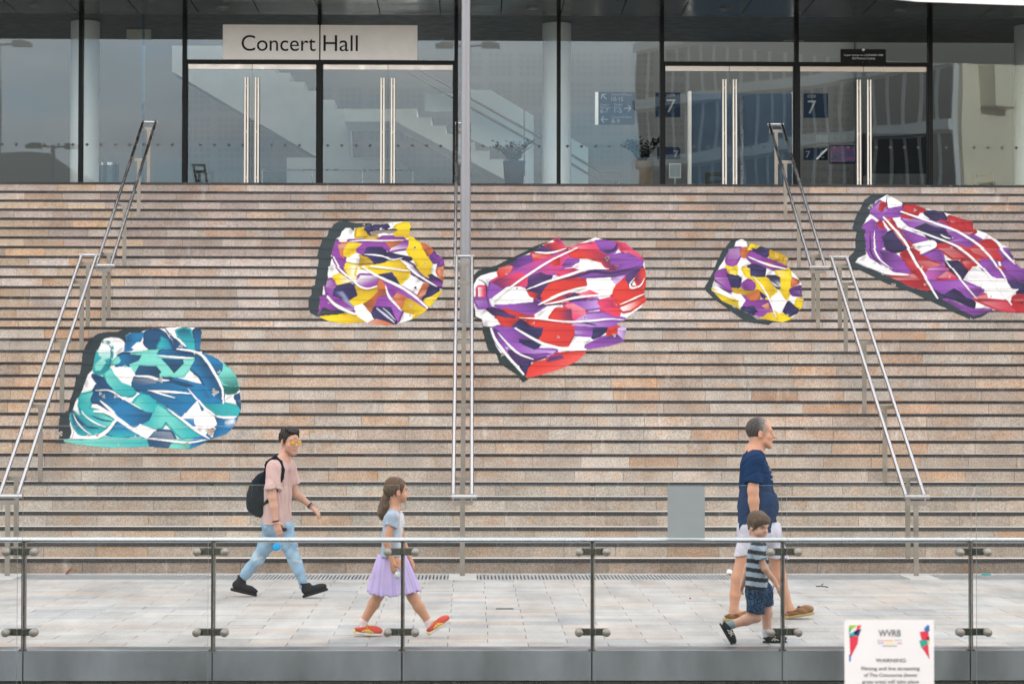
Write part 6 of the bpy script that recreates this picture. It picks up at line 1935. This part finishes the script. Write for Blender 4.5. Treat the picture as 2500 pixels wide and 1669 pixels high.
Hh.build("hair", "hair", pB, h=.0045, colf=girl_hair, noise=folds(.003, 4, 4))
Sdf().cone(J(362, 214, 0), J(374, 224, 0), .022, .022, .004).build("hair_tie", "cloth", pB, h=.004, colf=const((.62, .45, .22)))
T = Sdf()
T.cone(J(420, 460, -.055), J(405, 770, -.05), .074, .085, .04).cone(J(430, 460, .055), J(410, 770, .05), .074, .085, .04)
T.cone(J(425, 400, -.02), shN, .047, .053, .03).cone(J(430, 400, .02), shF, .047, .053, .03)
T.cone(shN, eN + (shN - eN) * .45, .053, .058, .02, clip=[(eN + (shN - eN) * .62, eN - shN)]).cone(shF, eF + (shF - eF) * .45, .053, .058, .02, clip=[(eF + (shF - eF) * .62, eF - shF)])
T.ell(J(440, 352), (.05, .05, .03), None, .015, op="-")


def girl_shirt(V):
    fr = np.clip((V[:, 0] - J(450, 0)[0]) / .05, 0, 1)[:, None]
    c = V3(.36, .43, .53) * (1 - fr) + V3(.62, .62, .63) * fr
    m = (V[:, 0] > J(475, 0)[0]) & (np.abs(V[:, 2] - J(0, 500)[2]) < .03) & (np.sin(V[:, 2] * 300 + V[:, 1] * 120) > .35) & (np.abs(V[:, 1]) < .06)
    c[m] = (.34, .34, .36)
    return c


T.build("shirt", "cloth", pB, h=.0055, colf=girl_shirt, noise=folds(.004, 8, 1.5), cut=[(J(405, 772), V3(.06, 0, -1))])
# tulle skirt: pleated cone
nS, nR = 220, 26
vs_, fs_ = [], []
rr2 = np.random.default_rng(2)
ph = rr2.uniform(0, 6.28, 5)
for r_ in range(nR):
    f = r_ / (nR - 1)
    cxp = 412 + f * 22; cyp = 752 + f * (1085 - 752)
    rx = (.113 + (.222 - .113) * f ** .85); ry = (.100 + (.195 - .100) * f ** .85)
    for k in range(nS):
        a = 2 * math.pi * k / nS
        pl = 1 + (.018 + .045 * f) * (math.sin(19 * a + ph[0] + .5 * math.sin(3 * a)) * .6 + math.sin(31 * a + ph[1]) * .35 + math.sin(11 * a + ph[2]) * .35)
        c = J(cxp, cyp)
        vs_.append((c[0] + rx * pl * math.cos(a), ry * pl * math.sin(a), c[2] + (.006 * math.sin(13 * a + ph[3]) + .004 * math.sin(23 * a) + .018 * math.sin(a * 2 + 2)) * f ** 3))
for r_ in range(nR - 1):
    for k in range(nS):
        fs_.append((r_ * nS + k, (r_ + 1) * nS + k, (r_ + 1) * nS + (k + 1) % nS, r_ * nS + (k + 1) % nS))
sk = MB(); sk.add(vs_, fs_)
M["tulle"] = mat("lilac_tulle", (.43, .35, .59), .8, var=.10, vscale=6, spec=.2)
o = sk.build("skirt", "tulle", pB, smooth=True)
so = o.modifiers.new("thickness", "SOLIDIFY"); so.thickness = .004
o.data.set_sharp_from_angle(angle=R(180))


def trainer(V):
    return np.repeat(V3(.66, .10, .07)[None], len(V), 0)


for (hl, to, an) in ((J(738, 1450, -.055), J(940, 1322, -.055), J(730, 1330, -.055)), (J(82, 1448, .06), J(332, 1470, .06), J(165, 1345, .06))):
    o_, d_, u_ = foot_shoe(pB, "trainer", hl, to, an, .082, trainer, (.72, .66, .62), sole_h=.022,
              accents=[([(.34, .30, -.72), (.46, .12, -.98)], .006, (.85, .62, .12)), ([(.44, .28, -.70), (.56, .10, -1.0)], .006, (.85, .62, .12)), ([(.30, .14, -.95), (.52, .20, -.9), (.66, .12, -.95)], .006, (.85, .62, .12)),
                       ([(.42, .36, -.25), (.52, .33, .2), (.56, .30, -.25), (.64, .27, .2), (.68, .24, -.2)], .006, (.62, .72, .08)), ([(.02, .10, -.5), (.02, .10, .5)], .012, (.75, .68, .08)), ([(.20, .40, -.3), (.24, .40, .3)], .010, (.60, .66, .10))])
o = Sdf().ell(J(468, 918, -.165), (.023, .023, .030)).build("juice_bottle", "shoe", None, h=.004, colf=lambda V: np.where((np.sin(V[:, 2] * 180 + V[:, 0] * 200) > .2)[:, None], V3(.45, .62, .52), V3(.78, .78, .74)))
o.location = (B0.x, YBg, 0); tag(o, "small white and green ball held in the child's hand against the lilac skirt", "ball"); o.name = "toy_ball"

# ---------------------------------------------------------------- older man
SC = 707.7
J = frame(SC, 340, 1335)
YC = 20.68
C0 = at(1720 + 340 / 2.6133, 1511, YC)
pC = thing("person", "walking grey-haired person in navy T-shirt, pale shorts and tan deck shoes", "person", (C0.x, YC, 0))
S = Sdf()
hd = Head(J(358, 152, 0), R(-4), R(-2), 1.12)
hd.skin(S, jaw=1.12, nose=1.2)
nb_ = J(318, 270)
S.cone(hd(-.025, 0, -.055), J(330, 240), .066, .070, .03).cone(J(330, 240), nb_, .070, .078, .03)
shN, shF = J(305, 325, -.20), J(320, 325, .20)
S.cone(nb_, shN, .065, .06, .04).cone(nb_, shF, .065, .06, .04)
S.cone(J(310, 380, -.1), J(320, 740, -.08), .10, .11, .05).cone(J(320, 380, .1), J(330, 740, .08), .10, .11, .05)
eN, wN = J(288, 505, -.26), J(302, 690, -.25)
S.chain([shN, eN, J(292, 570, -.26), wN], [.056, .048, .048, .031])
hand(S, wN, J(290, 790, -.24) - wN, V3(-.3, -1, 0), 1.12, .7, thumb=-1)
eF, wF = J(330, 505, .26), J(352, 680, .25)
S.chain([shF, eF, wF], [.056, .047, .030])
hand(S, wF, J(360, 760, .24) - wF, V3(.3, .9, 0), 1.12, .6, thumb=1)
hipN, hipF = J(310, 770, -.1), J(400, 770, .1)
kN, aN = J(236, 950, -.1), J(178, 1262, -.1)
kF, aF = J(475, 965, .1), J(548, 1262, .1)
S.chain([hipN, kN, J(206, 1060, -.1), J(188, 1170, -.1), aN, J(170, 1310, -.1)], [.095, .063, .062, .048, .038, .04]).chain([hipF, kF, J(488, 1070, .1), J(518, 1170, .1), aF, J(545, 1305, .1)], [.095, .063, .062, .047, .038, .04])
S.ell(aN + V3(.05, 0, -.045), (.07, .036, .035), None, .03).ell(aF + V3(.05, 0, -.045), (.07, .036, .035), None, .03)
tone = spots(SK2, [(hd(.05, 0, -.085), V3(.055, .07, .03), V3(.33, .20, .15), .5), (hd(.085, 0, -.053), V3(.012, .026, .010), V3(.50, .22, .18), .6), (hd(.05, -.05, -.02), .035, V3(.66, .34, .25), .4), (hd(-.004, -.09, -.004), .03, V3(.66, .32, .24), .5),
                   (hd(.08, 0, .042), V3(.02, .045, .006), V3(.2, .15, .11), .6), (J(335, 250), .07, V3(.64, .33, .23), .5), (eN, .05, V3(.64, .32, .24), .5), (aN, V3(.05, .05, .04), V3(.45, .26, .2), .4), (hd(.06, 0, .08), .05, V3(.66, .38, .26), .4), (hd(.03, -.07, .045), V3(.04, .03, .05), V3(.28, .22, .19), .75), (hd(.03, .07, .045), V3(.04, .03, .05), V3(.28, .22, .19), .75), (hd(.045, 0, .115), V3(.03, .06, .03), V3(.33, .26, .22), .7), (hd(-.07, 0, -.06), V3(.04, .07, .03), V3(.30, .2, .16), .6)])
S.build("body", "skin", pC, h=.006, colf=tone)
hd.eyes(pC)
Hh = Sdf()
Hh.ell(hd(-.020, 0, .042), V3(.1012, .0803, .0948) * 1.12, hd.m, .02, clip=[(hd(.045, 0, .10), hd.dir(.90, 0, -.43)), (hd(-.02, 0, -.062), hd.dir(.25, 0, -1))])


def grey_hair(V):
    t = np.clip((V[:, 0] - hd(-.03, 0, 0)[0]) / .08, 0, 1)[:, None]
    s = np.random.default_rng(1).random(len(V))[:, None]
    return (V3(.06, .054, .05) * (1 - t) + V3(.26, .225, .21) * t) * (.55 + .9 * s)


Hh.build("hair", "hair", pC, h=.005, colf=grey_hair, noise=folds(.0025, 14, 7))
T = Sdf()
T.cone(J(305, 370, -.11), J(315, 600, -.10), .128, .140, .05).cone(J(325, 370, .11), J(340, 600, .10), .128, .140, .05)
T.cone(J(315, 600, -.10), J(310, 760, -.09), .140, .150, .05).cone(J(345, 600, .10), J(375, 760, .09), .140, .150, .05)
T.ell(J(385, 600, 0), (.125, .17, .16), None, .08).ell(J(360, 430, 0), (.10, .16, .12), None, .08)
T.cone(J(318, 285, -.02), shN, .078, .080, .05).cone(J(322, 285, .02), shF, .078, .080, .05)
T.cone(shN, eN + (shN - eN) * .15, .080, .085, .03, clip=[(eN + (shN - eN) * .24, eN - shN)]).cone(shF, eF + (shF - eF) * .15, .080, .085, .03, clip=[(eF + (shF - eF) * .24, eF - shF)])
T.ell(J(346, 232), (.085, .08, .045), np.array(Matrix.Rotation(R(28), 3, "Y")), .02, op="-")


def navy(V):
    c = np.repeat(V3(.014, .036, .092)[None], len(V), 0)
    m = (V[:, 0] > J(395, 0)[0]) & (np.abs(V[:, 2] - J(0, 400)[2]) < .075) & (np.abs(V[:, 1]) < .09) & (np.sin(V[:, 2] * 150) > .55) & (np.sin(V[:, 1] * 210 + V[:, 2] * 90) > -.2)
    c[m] = (.45, .45, .5)
    return c


T.build("t_shirt", "cloth", pC, h=.0065, colf=navy, noise=folds(.008, 15, 1.2), cut=[(J(205, 756), V3(-.09, 0, -1))])
Sh = Sdf()
Sh.cone(J(300, 740, -.09), hipN, .142, .130, .05).cone(J(370, 740, .09), hipF, .142, .130, .05).cone(J(300, 780, 0), J(395, 780, 0), .125, .125, .05)
Sh.cone(hipN, kN, .130, .088, .04, clip=[(J(240, 918, -.1), V3(.08, 0, -1))]).cone(hipF, kF, .130, .108, .04, clip=[(J(455, 944, .1), V3(-.1, 0, -1))])
Sh.build("shorts", "cloth", pC, h=.0065, colf=const((.55, .54, .62)), noise=folds(.006, 25, 1.4), cut=[(J(300, 715), V3(0, 0, 1))])
for (hl, to, an) in ((J(112, 1334, -.1), J(308, 1336, -.1), J(178, 1262, -.1)), (J(510, 1338, .1), J(716, 1304, .1), J(548, 1262, .1))):
    foot_shoe(pC, "deck_shoe", hl, to, an, .108, lambda V: V3(.27, .135, .065) * (.85 + .3 * (np.sin(V[:, 0] * 60 + V[:, 2] * 90) > .3))[:, None], (.40, .29, .12), sole_h=.022,
              accents=[([(.12, .22, -.82), (.40, .20, -.9), (.62, .19, -.75)], .005, (.12, .06, .03)), ([(.50, .30, -.3), (.56, .31, .3), (.58, .29, -.3), (.64, .28, .3)], .006, (.10, .05, .03))])

# ---------------------------------------------------------------- boy
SD = 786.8
J = frame(SD, 340, 1490)
YD = 18.66
D0 = at(1720 + 340 / 2.6133, 1570, YD)
pD = thing("person", "small walking child looking down in striped shirt, dark patterned shorts and black trainers", "person", (D0.x, YD, 0))
S = Sdf()
hd = Head(J(345, 746, 0), R(-52), R(-14), .90)
hd.skin(S, child=True)
nb_ = J(330, 848)
S.cone(hd(-.02, 0, -.05), nb_, .036, .04, .02)
shN, shF = J(318, 880, -.10), J(365, 880, .10)
S.cone(nb_, shN, .038, .035, .03).cone(nb_, shF, .038, .035, .03)
S.cone(J(330, 910, -.045), J(335, 1130, -.045), .054, .06, .04).cone(J(345, 910, .045), J(345, 1130, .045), .054, .06, .04)
eN, wN = J(372, 1005, -.135), J(432, 1082, -.14)
S.chain([shN, eN, wN], [.034, .028, .021])
hand(S, wN, J(462, 1135, -.14) - wN, V3(.5, -.6, .6), .66, .30, thumb=1, spread=.25)
eF, wF = J(290, 1010, .135), J(258, 1105, .135)
S.chain([shF, eF, wF], [.034, .028, .021])
hand(S, wF, J(246, 1160, .13) - wF, V3(-.6, .6, .2), .66, .5, thumb=1)
hipN, hipF = J(325, 1160, -.055), J(375, 1160, .055)
kN, aN = J(325, 1315, -.06), J(168, 1365, -.06)
kF, aF = J(405, 1300, .055), J(404, 1420, .055)
S.chain([hipN, kN, J(260, 1335, -.06), aN, J(130, 1378, -.06)], [.068, .044, .043, .031, .032]).chain([hipF, kF, aF, J(404, 1455, .055)], [.068, .044, .033, .032])


def boy_skin(V):
    c = spots(SK3, [(hd(.06, -.035, -.035), .03, V3(.74, .42, .33), .6), (hd(.078, 0, -.048), V3(.012, .018, .012), V3(.55, .24, .22), .7), (hd(-.004, -.08, 0), .03, V3(.70, .36, .28), .5), (hd(.08, -.032, .030), V3(.02, .018, .005), V3(.16, .10, .07), .7), (hd(.08, .032, .030), V3(.02, .018, .005), V3(.16, .10, .07), .7), (hd(.07, -.032, .004), V3(.02, .016, .008), V3(.30, .18, .14), .5)])(V)
    for an, kk in ((aN, kN), (aF, kF)):
        d = (an - kk) / np.linalg.norm(an - kk)
        near = (np.linalg.norm(V - an, axis=1) < .09) & ((V - an) @ d > -.022)
        c[near] = V3(.20, .28, .30) if an is aN else V3(.52, .54, .56)
    return c


S.build("body", "skin", pD, h=.005, colf=boy_skin)
hd.eyes(pD, child=True)
Hh = Sdf()
Hh.ell(hd(-.016, 0, .045), V3(.113, .093, .104) * .90, hd.m, .02, clip=[(hd(.073, 0, .046), hd.dir(.80, 0, -.60)), (hd(-.02, 0, -.070), hd.dir(.3, 0, -1))])
Hh.ell(hd(.040, 0, .070), V3(.056, .072, .050) * .9, hd.m, .03, clip=[(hd(.085, 0, .036), hd.dir(.45, 0, -.9))])
for q in range(9):
    y = -.056 + q * .014
    Hh.cone(hd(.075 - abs(y) * .45, y, .075), hd(.089 - abs(y) * .48, y * 1.03, .040 - .006 * (q % 2)), .012, .006, .010)
for y in (-.078, .078):
    Hh.cone(hd(.03, y, .06), hd(.034, y * 1.02, .0), .018, .008, .015)


def boy_hair(V):
    t = np.random.default_rng(1).random(len(V))[:, None]
    return V3(.065, .037, .021) * (1 - t) + V3(.105, .062, .036) * t


Hh.build("hair", "hair", pD, h=.0045, colf=boy_hair, noise=folds(.003, 34, 4))
T = Sdf()
T.cone(J(325, 915, -.055), J(325, 1130, -.055), .076, .090, .04).cone(J(350, 915, .055), J(345, 1130, .055), .076, .092, .04)
T.cone(J(330, 860, -.02), shN, .046, .05, .03).cone(J(345, 860, .02), shF, .046, .05, .03)
T.cone(shN, eN + (shN - eN) * .30, .052, .064, .02, clip=[(eN + (shN - eN) * .42, eN - shN)]).cone(shF, eF + (shF - eF) * .30, .052, .062, .02, clip=[(eF + (shF - eF) * .42, eF - shF)])
T.ell(J(345, 825), (.05, .05, .028), None, .015, op="-")


def stripes(V):
    z = V[:, 2] + .12 * np.clip(V[:, 0] - .02, -.1, .1)
    m = ((z - J(0, 893)[2]) / (57.5 / SD)) % 1.0
    dark = (m > .52)[:, None]
    return np.where(dark, V3(.030, .032, .042), V3(.34, .42, .50))


T.build("striped_shirt", "cloth", pD, h=.005, colf=stripes, noise=folds(.004, 35, 1.6), cut=[(J(330, 1138), V3(.04, 0, -1))])
Sh = Sdf()
Sh.cone(J(325, 1130, -.05), hipN, .085, .085, .04).cone(J(345, 1130, .05), hipF, .085, .085, .04)
Sh.cone(hipN, J(318, 1300, -.06), .085, .074, .03, clip=[(J(310, 1290, -.06), V3(-.1, 0, -1))]).cone(hipF, J(405, 1290, .055), .085, .068, .03, clip=[(J(405, 1253, .055), V3(.12, 0, -1))])


def speck(V):
    n = np.sin(V[:, 0] * 410 + np.sin(V[:, 2] * 90) * 3) * np.sin(V[:, 2] * 370 + V[:, 0] * 120) * np.sin(V[:, 1] * 300 + V[:, 2] * 210)
    return np.where((n > .42)[:, None], V3(.16, .30, .46), V3(.012, .028, .070))


Sh.build("shorts", "cloth", pD, h=.005, colf=speck, noise=folds(.005, 45, 1.6))
foot_shoe(pD, "trainer", J(88, 1362, -.06), J(168, 1500, -.06), J(168, 1365, -.06) + V3(.01, 0, .01), .075, (.014, .018, .022), (.02, .022, .025), sole_h=.014,
          accents=[([(.35, .16, -1.0), (.55, .30, -.75)], .005, (.62, .60, .52)), ([(.45, .14, -1.0), (.62, .27, -.75)], .005, (.62, .60, .52)), ([(.38, .30, -.8), (.62, .16, -.98)], .005, (.62, .60, .52))])
foot_shoe(pD, "trainer", J(380, 1490, .055), J(532, 1488, .055), J(404, 1420, .055), .075, (.014, .018, .022), (.02, .022, .025), sole_h=.014,
          accents=[([(.35, .12, -1.0), (.50, .28, -.75)], .005, (.62, .56, .40)), ([(.45, .10, -1.0), (.60, .25, -.75)], .005, (.62, .56, .40)), ([(.32, .24, -.85), (.62, .12, -.98)], .005, (.62, .56, .40))])
